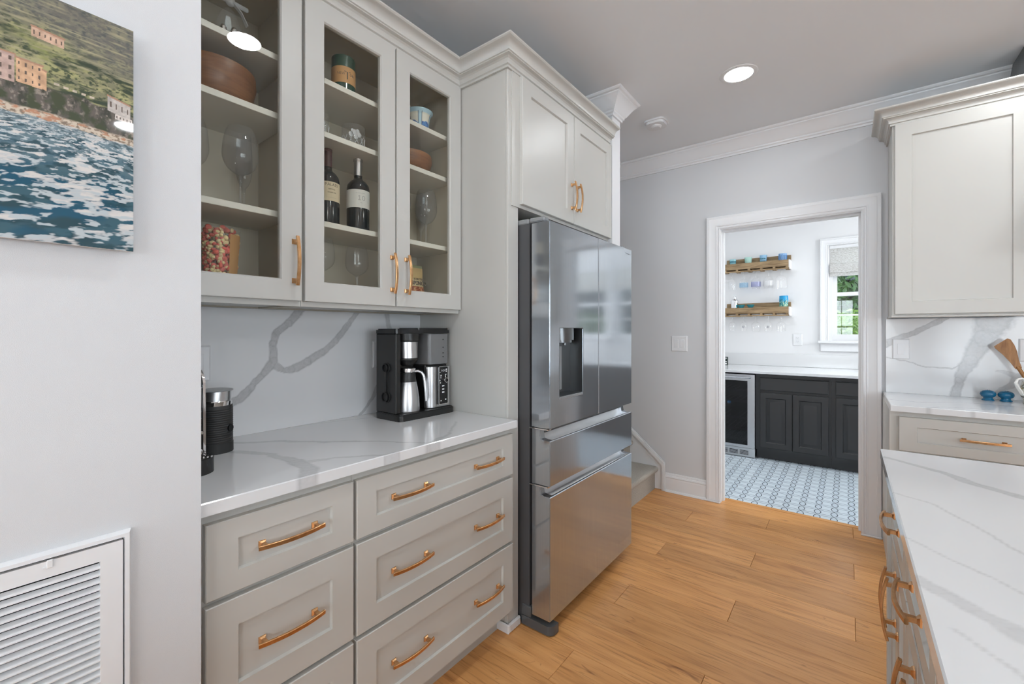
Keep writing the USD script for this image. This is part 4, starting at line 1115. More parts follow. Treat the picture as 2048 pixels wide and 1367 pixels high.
# capsule coffee machine, mostly behind the wall corner
cpm = T('capsule_machine', 'slim chrome and black capsule coffee machine half hidden by the wall corner', 'coffee machine', (-1.52, 0.395, CZ))
side = Polygon([(-1.70, CZ + 0.02), (-1.70, CZ + 0.23)] + arc((-1.64, CZ + 0.215), 0.055, 170, 90, 5) + [(-1.50, CZ + 0.272)] + arc((-1.450, CZ + 0.222), 0.050, 88, 8, 8) + [(-1.398, CZ + 0.05), (-1.402, CZ + 0.02)])
cpm.part('body', prism(side.buffer(-0.004), 'y', 0.343, 0.426), BLACK_GLOSS, smooth=30)
cpm.part('side_panel', cat(prism(side.difference(side.buffer(-0.012)), 'y', 0.426, 0.432), prism(side.difference(side.buffer(-0.012)), 'y', 0.337, 0.343)), CHROME, smooth=30)
cpm.part('front_panel', cat(bx(-1.404, -1.393, 0.346, 0.424, CZ + 0.02, CZ + 0.055, 0.003), bx(-1.404, -1.391, 0.346, 0.424, CZ + 0.095, CZ + 0.104, 0.002), bx(-1.404, -1.394, 0.346, 0.424, CZ + 0.165, CZ + 0.225, 0.004)), CHROME)
cpm.part('vent_grille', cat(*[ball((-1.3975, 0.351 + 0.009 * a + 0.0045 * (b % 2), CZ + 0.112 + 0.009 * b), 0.0028) for a in range(8) for b in range(6)]), CHROME)
foot = Polygon([(-1.70, 0.338), (-1.40, 0.338)] + arc((-1.382, 0.388), 0.056, -64, 64, 12) + [(-1.40, 0.438), (-1.70, 0.438)])
cpm.part('drip_base', cat(prism(foot, 'z', CZ, CZ + 0.040), prism(foot.buffer(-0.003), 'z', CZ + 0.040, CZ + 0.043)), BLACK, smooth=40)
cpm.part('drip_grate', cat(*[bx(-1.388, -1.336, 0.352 + 0.009 * k, 0.356 + 0.009 * k, CZ + 0.043, CZ + 0.047) for k in range(9)]), CHROME, smooth=False)

# ================================================================ INSIDE THE GLASS CABINETS
S1, S2, S3, S0 = 2.207, 2.016, 1.695, 1.440


def shell(outer, t=0.0018):
    """Thin-walled profile: outer (r, z) bottom to top, inner back down."""
    o = np.array(outer, float)
    inner = [(max(r - t, 0.0), z) for r, z in outer[::-1]]
    return list(map(tuple, o)) + inner


def wine_glass(name, label, c, H=0.255, R=0.050, rim=0.034, stem=0.11, foot_r=0.042, mt=None, group=None, category='wine glass'):
    """Footed glass standing at c."""
    t = T(name, label, category, c, group)
    b0 = stem
    bowl = [(0.004, b0), (R * 0.45, b0 + 0.010), (R * 0.82, b0 + (H - b0) * 0.20), (R, b0 + (H - b0) * 0.42), (R * 0.96, b0 + (H - b0) * 0.62), ((R + rim) / 2, b0 + (H - b0) * 0.85), (rim, H)]
    zs_ = np.linspace(0, 1, 15)
    P = np.array(bowl)
    s = np.r_[0, np.cumsum(np.linalg.norm(np.diff(P, axis=0), axis=1))]
    s /= s[-1]
    from scipy.interpolate import PchipInterpolator
    fine = np.c_[PchipInterpolator(s, P[:, 0])(zs_), PchipInterpolator(s, P[:, 1])(zs_)]
    t.part('bowl', lathe([tuple(q) for q in fine], c, 32), mt or GLASS, smooth=True)
    t.part('stem', lathe([(0, 0.004), (0.006, 0.006), (0.0038, 0.02), (0.0035, b0 - 0.02), (0.006, b0), (0, b0 + 0.002)], c, 16), GLASS, smooth=True)
    t.part('foot', lathe([(0, 0.0), (foot_r, 0.0), (foot_r, 0.0015), (0.012, 0.005), (0, 0.006)], c, 32), GLASS, smooth=40)
    return t


# single cabinet, upper to lower
ob = T('crystal_ornament', 'cut crystal bell-shaped ornament with a bow on the top shelf', 'ornament', (-1.565, 0.545, S1))
ob.part('body', lathe([(0, 0), (0.050, 0), (0.052, 0.008), (0.046, 0.030), (0.034, 0.075), (0.020, 0.110), (0.010, 0.122), (0, 0.124)], (-1.565, 0.545, S1), 10), GLASS, smooth=False)
ob.part('facet', cat(*[ball((-1.565 + 0.046 * math.cos(a), 0.545 + 0.046 * math.sin(a), S1 + 0.028), 0.010, (1, 1, 1.6), 1) for a in np.linspace(0, 2 * PI, 10, endpoint=False)]), CHROME, smooth=False)
ob.part('bow', cat(bx(-1.562, -1.552, 0.505, 0.600, S1 + 0.136, S1 + 0.150, 0.003), tube([(-1.553, 0.55, S1 + 0.142), (-1.545, 0.575, S1 + 0.115), (-1.545, 0.592, S1 + 0.082)], [(-0.008, -0.001), (0.008, -0.001), (0.008, 0.001), (-0.008, 0.001)]), ball((-1.557, 0.548, S1 + 0.143), 0.014)), FROST, smooth=30)


def bowl(name, label, c, R, H, t=0.010, foot_r=0.6, m=BOWL_WOOD):
    o = [(0, 0.0), (R * foot_r, 0.0), (R * (foot_r + 0.16), 0.012), (R * 0.93, H * 0.38), (R, H * 0.72), (R * 0.985, H), (R * 0.985 - t, H), (R - t - 0.004, H * 0.72), (R * 0.90 - t, H * 0.38), (R * foot_r - t, 0.014), (0, 0.014)]
    return single(name, lathe(o, c, 48), m, label, 'bowl', smooth=35)


bowl('wooden_bowl', 'large brown turned wooden bowl behind the single glass door', (-1.612, 0.520, S2), 0.118, 0.118)
wine_glass('wine_glass', 'large wine glass standing before the flute in the single glass cabinet', (-1.560, 0.578, S3), 0.262, 0.052, 0.036)
wine_glass('champagne_flute', 'champagne flute behind the large wine glass in the single glass cabinet', (-1.665, 0.628, S3), 0.285, 0.026, 0.020, 0.10, 0.034, category='champagne flute')
wine_glass('wine_glass', 'wine glass at the wall edge of the single glass cabinet, mostly hidden', (-1.600, 0.452, S3), 0.262, 0.050, 0.036)
pc = np.array([-1.580, 0.528, S0])
tub = T('popcorn_tub', 'clear tub of pink and cream popcorn with a paper label', 'tub', tuple(pc))
tub.part('jar', lathe([(0.040, 0.0), (0.043, 0.004), (0.053, 0.180), (0.055, 0.186)], tuple(pc), 40), CLEAR_PLASTIC, smooth=40)
for nm_, sd, cc, lab in (('pink_popcorn', 1, (0.80, 0.17, 0.13), 'pink popcorn'), ('cream_popcorn', 2, (0.88, 0.70, 0.38), 'cream popcorn')):
    r_ = np.random.default_rng(sd)
    ks = []
    for k in range(260):
        zz = r_.uniform(0.006, 0.184)
        a = r_.uniform(0, 2 * PI)
        R_ = (0.041 + 0.0105 * zz / 0.18) - 0.0055
        pos = pc + [R_ * math.cos(a), R_ * math.sin(a), zz]
        if zz > 0.172:
            pos = pc + [R_ * math.cos(a) * r_.uniform(0, 1), R_ * math.sin(a) * r_.uniform(0, 1), zz + 0.004]
        ks.append(ball(pos, r_.uniform(0.0055, 0.0090), r_.uniform(0.7, 1.2, 3), 1))
    tub.part('popcorn', cat(*ks), plain(nm_, cc, 0.7), lab, smooth=True, kind='stuff')
aa = np.linspace(0.16, 0.95, 12)
lab_ = []
for r0_, z0_ in ((0.0425, 0.004), (0.0535, 0.165)):
    lab_ += [(pc[0] + (r0_ + 0.0015) * math.cos(a), pc[1] + (r0_ + 0.0015) * math.sin(a), pc[2] + z0_) for a in aa]
tub.part('label', (np.array(lab_), np.array([f for k in range(11) for f in ([k, k + 1, 13 + k], [k, 13 + k, 12 + k])])), LABEL_TAN, smooth=False)

# double cabinet: canister, tumblers, bottles, glasses
kc = (-1.530, 0.924, S1)
kt = T('green_canister', 'round green glass canister with tan paper label on the top shelf', 'canister', kc)
kt.part('body', lathe([(0, 0), (0.040, 0), (0.0430, 0.004), (0.0430, 0.084), (0.041, 0.086), (0, 0.086)], kc, 48), TIN_GREEN)
kt.part('lid', lathe([(0, 0.086), (0.0428, 0.086), (0.0428, 0.128), (0.0415, 0.131), (0, 0.131)], kc, 48), plain('dark_green_lid', (0.025, 0.06, 0.042), 0.3))
kl = kt.part('label', lathe([(0.0432, 0.026), (0.0437, 0.026), (0.0437, 0.087), (0.0432, 0.087)], kc, 48), LABEL_TAN)
fa = math.atan2(-kc[1], -kc[0])
kl.part('lettering', cat(wrap_text('NEW', 0.009, kc, 0.0437, fa - 0.20, S1 + 0.055), wrap_text('T', 0.030, kc, 0.0437, fa + 0.30, S1 + 0.040), wrap_text('ON', 0.009, kc, 0.0437, fa + 0.72, S1 + 0.055)), INK, smooth=False)


def tumbler(label, c, R=0.044, H=0.095):
    t = T('crystal_tumbler', label, 'tumbler', c, 'crystal tumblers')
    t.part('wall', lathe([(R * 0.86, 0.004), (R * 0.92, 0.02), (R, H * 0.6), (R, H), (R - 0.002, H)], c, 32), GLASS, smooth=40)
    t.part('base', lathe([(0, 0), (R * 0.84, 0), (R * 0.88, 0.008), (R * 0.8, 0.014), (0, 0.016)], c, 12), GLASS, smooth=False)
    t.part('cut_pattern', cat(*[tube([(c[0] + R * 0.985 * math.cos(a), c[1] + R * 0.985 * math.sin(a), c[2] + 0.010), (c[0] + R * 1.0 * math.cos(a + s * 0.45), c[1] + R * 1.0 * math.sin(a + s * 0.45), c[2] + 0.052)], 0.0011) for a in np.linspace(0, 2 * PI, 12, endpoint=False) for s in (-1, 1)]), FROST)
    a0 = math.atan2(-c[1], -c[0]) + 0.15
    leaf = []
    for da, dz, rr in ((0, 0.060, 0.012), (-0.35, 0.052, 0.010), (0.35, 0.054, 0.010), (0.05, 0.044, 0.010), (-0.2, 0.066, 0.008), (0.22, 0.067, 0.008)):
        leaf.append(ball((c[0] + R * math.cos(a0 + da), c[1] + R * math.sin(a0 + da), c[2] + dz), rr, (0.25, 1, 1) if abs(math.cos(a0)) > 0.7 else (1, 0.25, 1), 2))
    t.part('frosted_leaf', cat(*leaf), FROST, smooth=True)
    return t


tumbler('cut crystal tumbler with frosted leaf, fully in view in the double cabinet', (-1.560, 0.985, S2))
tumbler('cut crystal tumbler with frosted leaf, half hidden by the door stile', (-1.570, 0.838, S2))


def wine_bottle(label, c, foil, paper, R=0.042, H=0.286, letters=()):
    t = T('wine_bottle', label, 'wine bottle', c, 'wine bottles')
    t.part('glass', lathe([(0, 0.004), (R * 0.9, 0), (R, 0.004), (R, H * 0.58), (R * 0.96, H * 0.625), (R * 0.75, H * 0.675), (R * 0.45, H * 0.71), (R * 0.37, H * 0.74), (R * 0.36, H * 0.80), (0, H * 0.80)], c, 48), BOTTLE, smooth=40)
    t.part('foil', lathe([(0, H * 0.765), (R * 0.385, H * 0.765), (R * 0.375, H * 0.96), (R * 0.40, H * 0.965), (R * 0.40, H * 0.995), (R * 0.36, H), (0, H)], c, 32), foil)
    lb = t.part('label', lathe([(R + 0.0002, H * 0.30), (R + 0.0007, H * 0.30), (R + 0.0007, H * 0.545), (R + 0.0002, H * 0.545)], c, 48), paper)
    a0 = math.atan2(-c[1], -c[0])
    if letters:
        lb.part('lettering', cat(*[wrap_text(s, hgt, c, R + 0.0007, a0 + da, c[2] + zf * H) for s, hgt, da, zf in letters]), INK if paper is LABEL_CREAM else plain('grey_ink', (0.36, 0.35, 0.33), 0.6), smooth=False)
    return t


wine_bottle('dark wine bottle with a cream lettered label, cut by the door stile', (-1.545, 0.868, S3), FOIL_DARK, LABEL_CREAM, 0.042, 0.288, (('PALAIS', 0.010, 0.35, 0.49), ('MEDOC', 0.005, 0.35, 0.44), ('GRAND VIN', 0.004, 0.35, 0.40), ('----------', 0.004, 0.35, 0.335)))
wine_bottle('dark wine bottle with white label and silver foil in the double cabinet', (-1.535, 0.990, S3), FOIL_SILVER, LABEL_WHITE, 0.043, 0.286, (('10', 0.018, 0.28, 0.40), ('ESTATE RESERVE', 0.003, 0.20, 0.49), ('RED', 0.003, 0.28, 0.36)))
wine_glass('wine_glass', 'wine glass on the cabinet floor under the silver foil bottle', (-1.590, 1.020, S0), 0.205, 0.046, 0.036, 0.085)
wine_glass('wine_glass', 'wine glass on the cabinet floor under the cream label bottle', (-1.590, 0.872, S0), 0.215, 0.046, 0.036, 0.09)

# right door: painted cup, wooden bowl, glass, snack bag
uc = np.array([-1.565, 1.325, S1])
prof_c = [(0, 0.0), (0.030, 0.0), (0.038, 0.006), (0.045, 0.030), (0.047, 0.060), (0.050, 0.078), (0.060, 0.094), (0.064, 0.100), (0.0615, 0.100), (0.047, 0.078), (0.043, 0.03), (0.03, 0.010), (0, 0.010)]
pp = np.array(prof_c)
ss = np.r_[0, np.cumsum(np.linalg.norm(np.diff(pp, axis=0), axis=1))]
fine_p = np.c_[np.interp(np.linspace(0, ss[-1], 70), ss, pp[:, 0]), np.interp(np.linspace(0, ss[-1], 70), ss, pp[:, 1])]
cupm = lathe([tuple(q) for q in fine_p], tuple(uc), 96)
dv = cupm.vertices - uc
ang = (np.arctan2(dv[:, 1], dv[:, 0]) + PI) / (2 * PI) * 5
fr_ = np.abs(ang % 1 - 0.5) * 2
zc = dv[:, 2]
ccol = np.tile(srgb(176, 206, 220), (len(zc), 1))
nz = meshkit.fbm(dv * 120, 3, 3)
med = (fr_ < 0.72) & (zc < 0.082) & (zc > 0.004)
ccol[med] = srgb(226, 220, 206)
hills = med & (zc < 0.036 + 0.020 * (nz - 0.4) + 0.014 * (1 - fr_))
ccol[hills] = srgb(86, 134, 190)
ccol[hills & (nz > 0.55)] = srgb(52, 92, 158)
ccol[(np.abs(fr_ - 0.72) < 0.05) & (zc < 0.085)] = srgb(96, 108, 122)
ct = T('painted_cup', 'flared porcelain cup painted pale blue with landscape panels on the top shelf', 'cup', tuple(uc))
ct.part('cup', cupm, PAINTED, smooth=True, attr=('print', ccol))
uc2 = uc + [-0.04, -0.125, 0.0]
single('painted_cup', lathe(prof_c, tuple(uc2), 48), CERAMIC, 'white porcelain cup beside the painted one, mostly behind the door stile', 'cup', smooth=40)
bowl('wooden_bowl', 'smaller brown wooden bowl behind the right glass door', (-1.595, 1.285, S2), 0.108, 0.082)
wine_glass('wine_glass', 'large wine glass behind the right glass door', (-1.575, 1.375, S3), 0.268, 0.052, 0.037)
wine_glass('champagne_flute', 'champagne flute behind the wine glass at the right glass door', (-1.670, 1.425, S3), 0.285, 0.026, 0.020, 0.10, 0.034, category='champagne flute')
wine_glass('wine_glass', 'wine glass at the left edge of the right glass door, nearly hidden', (-1.600, 1.245, S3), 0.255, 0.048, 0.036)
bgc = np.array([-1.575, 1.285, S0])
(bgv, bgf), U, V_ = grid(lambda U, W: np.c_[bgc[0] + (0.030 * np.sqrt(np.clip(1 - U ** 2, 0, 1)) * (1 - 0.92 * np.clip((W - 0.55) / 0.45, 0, 1)) * np.clip(W / 0.05, 0.2, 1)), bgc[1] + U * (0.078 - 0.016 * W + 0.004 * np.sin(9 * W)), bgc[2] + W * 0.165], np.linspace(-1, 1, 33), np.linspace(0, 1, 60))
n_ = meshkit.fbm(np.c_[U * 9, V_ * 16, np.zeros(len(U))], 3, 4)
bcol = np.tile(srgb(206, 176, 122), (len(U), 1))
bcol[(V_ < 0.40)] = srgb(190, 110, 68)
bcol[(V_ < 0.40) & (n_ > 0.5)] = srgb(214, 160, 112)
bcol[(V_ < 0.40) & (n_ < 0.40)] = srgb(150, 78, 48)
bcol[(np.abs(V_ - 0.50) < 0.10)] = srgb(214, 192, 146)
bcol[V_ > 0.93] = srgb(150, 150, 112)
bv2 = bgv.copy()
bv2[:, 0] = 2 * bgc[0] - bv2[:, 0]
sbag = T('snack_bag', 'tan printed snack bag on the cabinet floor behind the right glass door', 'bag', tuple(bgc))
sbag.part('pouch', (np.vstack([bgv, bv2]), np.vstack([bgf, bgf[:, ::-1] + len(bgv)])), PAINTED, smooth=True, attr=('print', np.vstack([bcol, bcol])))
sbag.part('lettering', cat(text('SPINCO', 0.017, (-1.5435, 1.305, S0 + 0.072), 'x', 0.001, True), text('ROASTED', 0.009, (-1.545, 1.305, S0 + 0.094), 'x', 0.001)), INK, smooth=False)

# ================================================================ CEILING FITTINGS
lampspots = [((-0.485, 2.70), 'recessed ceiling light near the back doorway'), ((-0.531, 0.894), 'recessed ceiling light mirrored in the single glass door'), ((-0.485, -0.95), 'recessed ceiling light behind the viewer over the aisle'),
             ((1.85, 0.77), 'recessed ceiling light beyond the island, mirrored in the picture'), ((1.95, 2.50), 'recessed ceiling light beyond the island near the back wall'), ((1.95, -0.95), 'recessed ceiling light behind the viewer beyond the island'), ((0.75, 2.86), 'recessed ceiling light before the right wall cabinet, mirrored in the rightmost glass door')]
rl = None
for (lx, ly), lab in lampspots:
    if rl is None:
        rl = T('recessed_light', lab, 'ceiling light', (lx, ly, CEIL_Z), 'recessed ceiling lights', local=True)
        rl.part('trim_ring', lathe([(0.072, -0.004), (0.080, -0.006), (0.094, -0.003), (0.096, -0.0004), (0.072, -0.0004)], (0, 0, 0), 48), TRIM)
        rl.part('lens', lathe([(0, -0.0035), (0.073, -0.0035), (0.073, -0.001), (0, -0.001)], (0, 0, 0), 40), LAMP_EMIT)
    else:
        rl.copy((lx, ly, CEIL_Z), lab)
# two more over the far room
for (lx, ly), lab in (((-0.6, 4.6), 'recessed ceiling light of the far room, toward its left wall'), ((0.9, 4.6), 'recessed ceiling light of the far room, before its second window'), ((-1.2, 4.1), 'recessed ceiling light of the far room, in its near left corner'), ((1.7, 4.1), 'recessed ceiling light of the far room, in its near right corner')):
    rl.copy((lx, ly, CEIL_Z), lab)
sd = T('smoke_detector', 'white square smoke detector with round centre on the ceiling', 'smoke detector', (-1.045, 2.975, CEIL_Z))
sd.part('base', cat(prism(rrect(-1.115, -0.975, 2.905, 3.045, 0.035), 'z', CEIL_Z - 0.012, CEIL_Z - 0.0005), prism(rrect(-1.108, -0.982, 2.912, 3.038, 0.04), 'z', CEIL_Z - 0.028, CEIL_Z - 0.012)), WHITE_PLASTIC)
sd.part('cap', lathe([(0, -0.040), (0.026, -0.040), (0.034, -0.034), (0.036, -0.027), (0, -0.027)], (-1.045, 2.975, CEIL_Z), 32), WHITE_PLASTIC)
# ================================================================ RIGHT COUNTER ON THE BACK WALL
YS = 3.569                                                  # backsplash face


def solid_wall_cabinet(label, x0, x1, doors, crown=None):
    t = T('wall_cabinet', label, 'cabinet', ((x0 + x1) / 2, 3.43, 1.385))
    t.part('body', cat(bx(x0, x1, 3.264, Y_BACK - 0.001, 1.400, 2.46), bx(x0, x1, 3.264, Y_BACK - 0.001, 1.385, 1.400)), GREIGE, smooth=False)
    for xa, xb in doors:
        t.part('door', shaker((xa, 3.2635, 1.398), '-y', xb - xa, 1.060, 0.070), GREIGE, smooth=False)
    t.part('crown_molding', moulding([(x0, Y_BACK - 0.001), (x0, 3.262), (x1, 3.262), (x1, Y_BACK - 0.001)], CAB_CROWN, cz(2.548)), GREIGE, smooth=22)
    t.part('light_rail', cat(bx(x0 - 0.004, x1, 3.258, 3.268, 1.380, 1.392, 0.002), bx(x0 - 0.004, x0 + 0.004, 3.268, Y_BACK - 0.001, 1.380, 1.392, 0.002)), GREIGE)
    return t


solid_wall_cabinet('greige shaker wall cabinet with crown right of the doorway', 0.197, 0.728, [(0.207, 0.722)])
solid_wall_cabinet('greige two-door wall cabinet beyond the range hood, seen mirrored in the glass doors', 1.66, 2.70, [(1.67, 2.176), (2.184, 2.69)])
hd = T('range_hood', 'dark grey steel range hood chimney at the ceiling edge', 'range hood', (1.19, 3.38, 1.65))
hd.part('chimney_cover', bx(0.700, 1.60, 3.30, Y_BACK - 0.001, 2.600, CEIL_Z - 0.001, 0.004), DARK_STEEL)
hd.part('canopy', trimesh.convex.convex_hull(np.array([(0.745, 3.10, 1.75), (1.645, 3.10, 1.75), (0.745, Y_BACK - 0.001, 1.75), (1.645, Y_BACK - 0.001, 1.75), (0.92, 3.34, 2.60), (1.46, 3.34, 2.60), (0.92, Y_BACK - 0.001, 2.60), (1.46, Y_BACK - 0.001, 2.60)])), DARK_STEEL, smooth=False)
hd.part('rim', bx(0.740, 1.650, 3.09, Y_BACK - 0.001, 1.68, 1.75, 0.003), DARK_STEEL)

rb = T('base_cabinet', 'greige base cabinet with bronze pull on the back wall beyond the island', 'cabinet', (0.49, 3.3, 0))
rb.part('body', cat(bx(0.170, 0.800, 2.999, Y_BACK - 0.001, 0.10, 0.8945), bx(0.172, 0.800, 3.07, Y_BACK - 0.001, 0, 0.10)), GREIGE, smooth=False)
for k, (a, b) in enumerate(ZD):
    d = rb.part('drawer', shaker((0.206, 2.9985, a), '-y', 0.60, b - a, 0.068, rail_z=0.048 if b - a < 0.2 else 0.066), GREIGE, smooth=False)
    d.part('pull', pull((0.507, 2.9875, (a + b) / 2), (1, 0, 0), (0, -1, 0), 0.166), BRONZE, 'bronze bow pull')
VRT = [([(0.17, 3.2), (0.30, 3.16), (0.50, 3.30), (0.80, 3.22)], (0.006, 0.010, 0.005), 0.45), ([(0.30, 2.93), (0.36, 3.02), (0.55, 3.08)], (0.012, 0.006, 0.004), 0.5), ([(0.45, 2.93), (0.52, 3.05)], (0.010, 0.004), 0.4)]
ms, at = quartz_slab(0.172, 0.806, 2.950, Y_BACK - 0.001, 0.895, 0.925, VRT, 0.008)
single('quartz_countertop', ms, QUARTZ, 'white quartz countertop along the back wall under the blue shakers', 'countertop', smooth=False, attr=('vein', at))
VSR = [([(0.15, 1.206), (0.179, 1.222), (0.303, 1.291), (0.425, 1.365), (0.47, 1.40)], (0.020, 0.019, 0.015, 0.012), 0.75),
       ([(0.655, 1.42), (0.640, 1.36), (0.605, 1.261), (0.552, 1.14), (0.505, 1.018), (0.489, 0.925)], (0.085, 0.075, 0.050, 0.036, 0.020, 0.022), 0.72),
       ([(0.17, 1.152), (0.242, 1.128), (0.365, 1.091), (0.483, 1.086), (0.53, 1.12)], (0.0025, 0.002, 0.003, 0.003), 0.75),
       ([(0.66, 1.082), (0.70, 1.075), (0.735, 1.057), (0.715, 1.01), (0.675, 0.985), (0.66, 0.97)], (0.006, 0.012, 0.020, 0.016, 0.008), 0.55)]
(gv, gf), U, V_ = grid(lambda U, W: np.c_[U, np.full(len(U), YS), W], np.linspace(0.186, 0.80, 154), np.linspace(0.9255, 1.3795, 114))
back = bx(0.186, 0.80, YS + 0.0005, Y_BACK - 0.0005, 0.9255, 1.3795)
single('quartz_backsplash', (np.vstack([gv, back.vertices]), np.vstack([gf, back.faces + len(gv)])), QUARTZ, 'white quartz backsplash with a wide grey vein behind the blue shakers', 'backsplash', smooth=False,
       attr=('vein', np.concatenate([veins(U, V_, VSR, 4), np.zeros(len(back.vertices))])))
for i, (x, y, lab) in enumerate(((0.606, 3.480, 'blue glazed round salt shaker, the one nearer the doorway'), (0.672, 3.478, 'blue glazed round pepper shaker, the one nearer the utensil jug'))):
    s = T('ceramic_shaker', lab, 'shaker', (x, y, 0.9255), 'blue shakers')
    s.part('body', lathe([(0, 0.0), (0.024, 0.0), (0.0245, 0.003), (0.019, 0.010), (0.018, 0.016), (0.027, 0.022), (0.0315, 0.032), (0.030, 0.043), (0.022, 0.051), (0.010, 0.055), (0, 0.056)], (x, y, 0.9255), 40), BLUE_CERAMIC, smooth=60)
    s.part('hole', cat(*[cyl((x + 0.005 * math.cos(a), y + 0.005 * math.sin(a), 0.9255 + 0.0545), (x + 0.005 * math.cos(a), y + 0.005 * math.sin(a), 0.9255 + 0.0568), 0.0012, n=8) for a in (0, 2.1, 4.2)]), BLACK, smooth=False)
jc = np.array([0.765, 3.435, 0.9255])
ju = T('utensil_jug', 'white floral ceramic jug holding a wooden spatula at the photo edge', 'jug', tuple(jc))
jp = [(0, 0), (0.040, 0), (0.043, 0.004), (0.038, 0.014), (0.050, 0.040), (0.054, 0.065), (0.048, 0.095), (0.044, 0.115), (0.050, 0.132), (0.047, 0.132), (0.041, 0.115), (0.045, 0.095), (0.050, 0.065), (0.034, 0.016), (0, 0.012)]
jpp = np.array(jp)
ss = np.r_[0, np.cumsum(np.linalg.norm(np.diff(jpp, axis=0), axis=1))]
jm = lathe(list(map(tuple, np.c_[np.interp(np.linspace(0, ss[-1], 60), ss, jpp[:, 0]), np.interp(np.linspace(0, ss[-1], 60), ss, jpp[:, 1])])), tuple(jc), 72)
jd = jm.vertices - jc
jn = meshkit.fbm(jd * 75, 3, 6)
jcol = np.tile(srgb(222, 218, 208), (len(jd), 1))
bl = (jn > 0.53) & (jd[:, 2] > 0.035) & (jd[:, 2] < 0.118)
jcol[bl] = srgb(176, 160, 112)
jcol[bl & (meshkit.fbm(jd * 160, 2, 9) > 0.52)] = srgb(128, 132, 120)
jcol[np.abs(jd[:, 2] - 0.034) < 0.002] = srgb(60, 58, 56)
ju.part('body', jm, PAINTED, smooth=True, attr=('print', jcol))
hx, hy = -0.90, -0.44
ju.part('handle', tube([(jc[0] + hx * a, jc[1] + hy * a, jc[2] + b) for a, b in ((0.043, 0.122), (0.058, 0.132), (0.076, 0.126), (0.082, 0.108), (0.074, 0.086), (0.062, 0.066), (0.056, 0.052), (0.050, 0.046))], [(-0.006, -0.004), (0.006, -0.004), (0.007, 0.0), (0.006, 0.004), (-0.006, 0.004), (-0.007, 0.0)], up=(0, 0.3, 1)), CERAMIC)
# spatula: flat blade, necking into a round handle, leaning out of the jug toward the doorway
sp_path = [(0.775, 3.44, 0.955), (0.752, 3.452, 1.010), (0.731, 3.462, 1.070), (0.712, 3.471, 1.115)]
bl2 = Polygon([(-0.010, -0.01), (0.010, -0.01), (0.015, 0.03), (0.027, 0.075), (0.031, 0.110), (0.030, 0.142), (0.022, 0.150), (-0.036, 0.128), (-0.036, 0.118), (-0.024, 0.080), (-0.014, 0.03)])
bm = prism(bl2.buffer(0.002), 'z', -0.003, 0.003)
dirv = np.array([0.712 - 0.752, 3.471 - 3.452, 1.115 - 1.010])
dirv /= np.linalg.norm(dirv)
sidev = np.array([0.93, -0.12, 0.0]) - dirv * (np.array([0.93, -0.12, 0.0]) @ dirv)
sidev /= np.linalg.norm(sidev)
nv = np.cross(sidev, dirv)
bw = np.array([0.712, 3.471, 1.115]) + bm.vertices[:, :1] * sidev + bm.vertices[:, 1:2] * dirv + bm.vertices[:, 2:] * nv
spt = T('wooden_spatula', 'olive wood spatula leaning out of the ceramic jug', 'spatula', sp_path[0])
spt.part('blade', orient(trimesh.Trimesh(bw, bm.faces, process=False)), SPATULA_WOOD, smooth=40)
spt.part('handle', tube(sp_path, 0.0085, up=(0, 1, 0)), SPATULA_WOOD)

# ================================================================ ISLAND
IX, IY = 0.082, 1.830
VI = [([(0.06, 1.722), (0.085, 1.709), (0.140, 1.668), (0.196, 1.619), (0.25, 1.541), (0.315, 1.489), (0.45, 1.40), (0.8, 1.1)], (0.006, 0.009, 0.010, 0.013, 0.016, 0.020, 0.022), 0.5),
      ([(0.06, 1.37), (0.083, 1.353), (0.145, 1.307), (0.187, 1.219), (0.221, 1.128), (0.27, 1.05)], (0.003,), 0.42),
      ([(0.06, 1.09), (0.081, 1.066), (0.124, 1.022), (0.16, 0.988), (0.199, 0.943), (0.3, 0.85)], (0.0022,), 0.42),
      ([(0.08, 0.900), (0.114, 0.866), (0.144, 0.838), (0.172, 0.805), (0.25, 0.74)], (0.016, 0.012, 0.016, 0.022, 0.02), 0.34), ([(0.10, 0.775), (0.122, 0.752), (0.151, 0.713), (0.2, 0.66)], (0.0022,), 0.4)]
ms, at = quartz_slab(IX, 1.05, -0.60, IY, 0.895, 0.925, VI, 0.005, ((0.0, 0.5), (0.45, 1.90)), 7)
single('quartz_countertop', ms, QUARTZ, 'white quartz island countertop with long thin grey veins', 'countertop', smooth=False, attr=('vein', at))
isl = T('kitchen_island', 'greige kitchen island cabinet with bronze bow pulls under the quartz top', 'kitchen island', (0.55, 0.6, 0))
isl.part('body', cat(bx(0.1245, 1.02, -0.57, 1.808, 0.10, 0.8945), bx(0.19, 0.98, -0.50, 1.75, 0, 0.10)), GREIGE, smooth=False)
for yy in (1.782, -0.574):
    isl.part('corner_post', bx(0.0955, 0.124, yy, yy + 0.030, 0.0, 0.8945, 0.002), GREIGE)
for k in range(5):
    yb_ = 1.780 - 0.4325 * k
    ya_ = yb_ - 0.428
    d = isl.part('drawer', shaker((0.124, yb_, 0.693), '-x', 0.428, 0.173, 0.060, rail_z=0.048), GREIGE, smooth=False)
    d.part('pull', pull((0.1045, (ya_ + yb_) / 2, 0.780), (0, 1, 0), (-1, 0, 0), 0.166), BRONZE, 'bronze bow pull')
    ym = (ya_ + yb_) / 2
    for a, b, py in ((ym + 0.0015, yb_, ym + 0.034), (ya_, ym - 0.0015, ym - 0.034)):
        d = isl.part('door', shaker((0.124, b, 0.113), '-x', b - a, 0.566, 0.055), GREIGE, smooth=False)
        d.part('pull', pull((0.1045, py, 0.560), (0, 0, 1), (-1, 0, 0), 0.166), BRONZE, 'bronze bow pull')

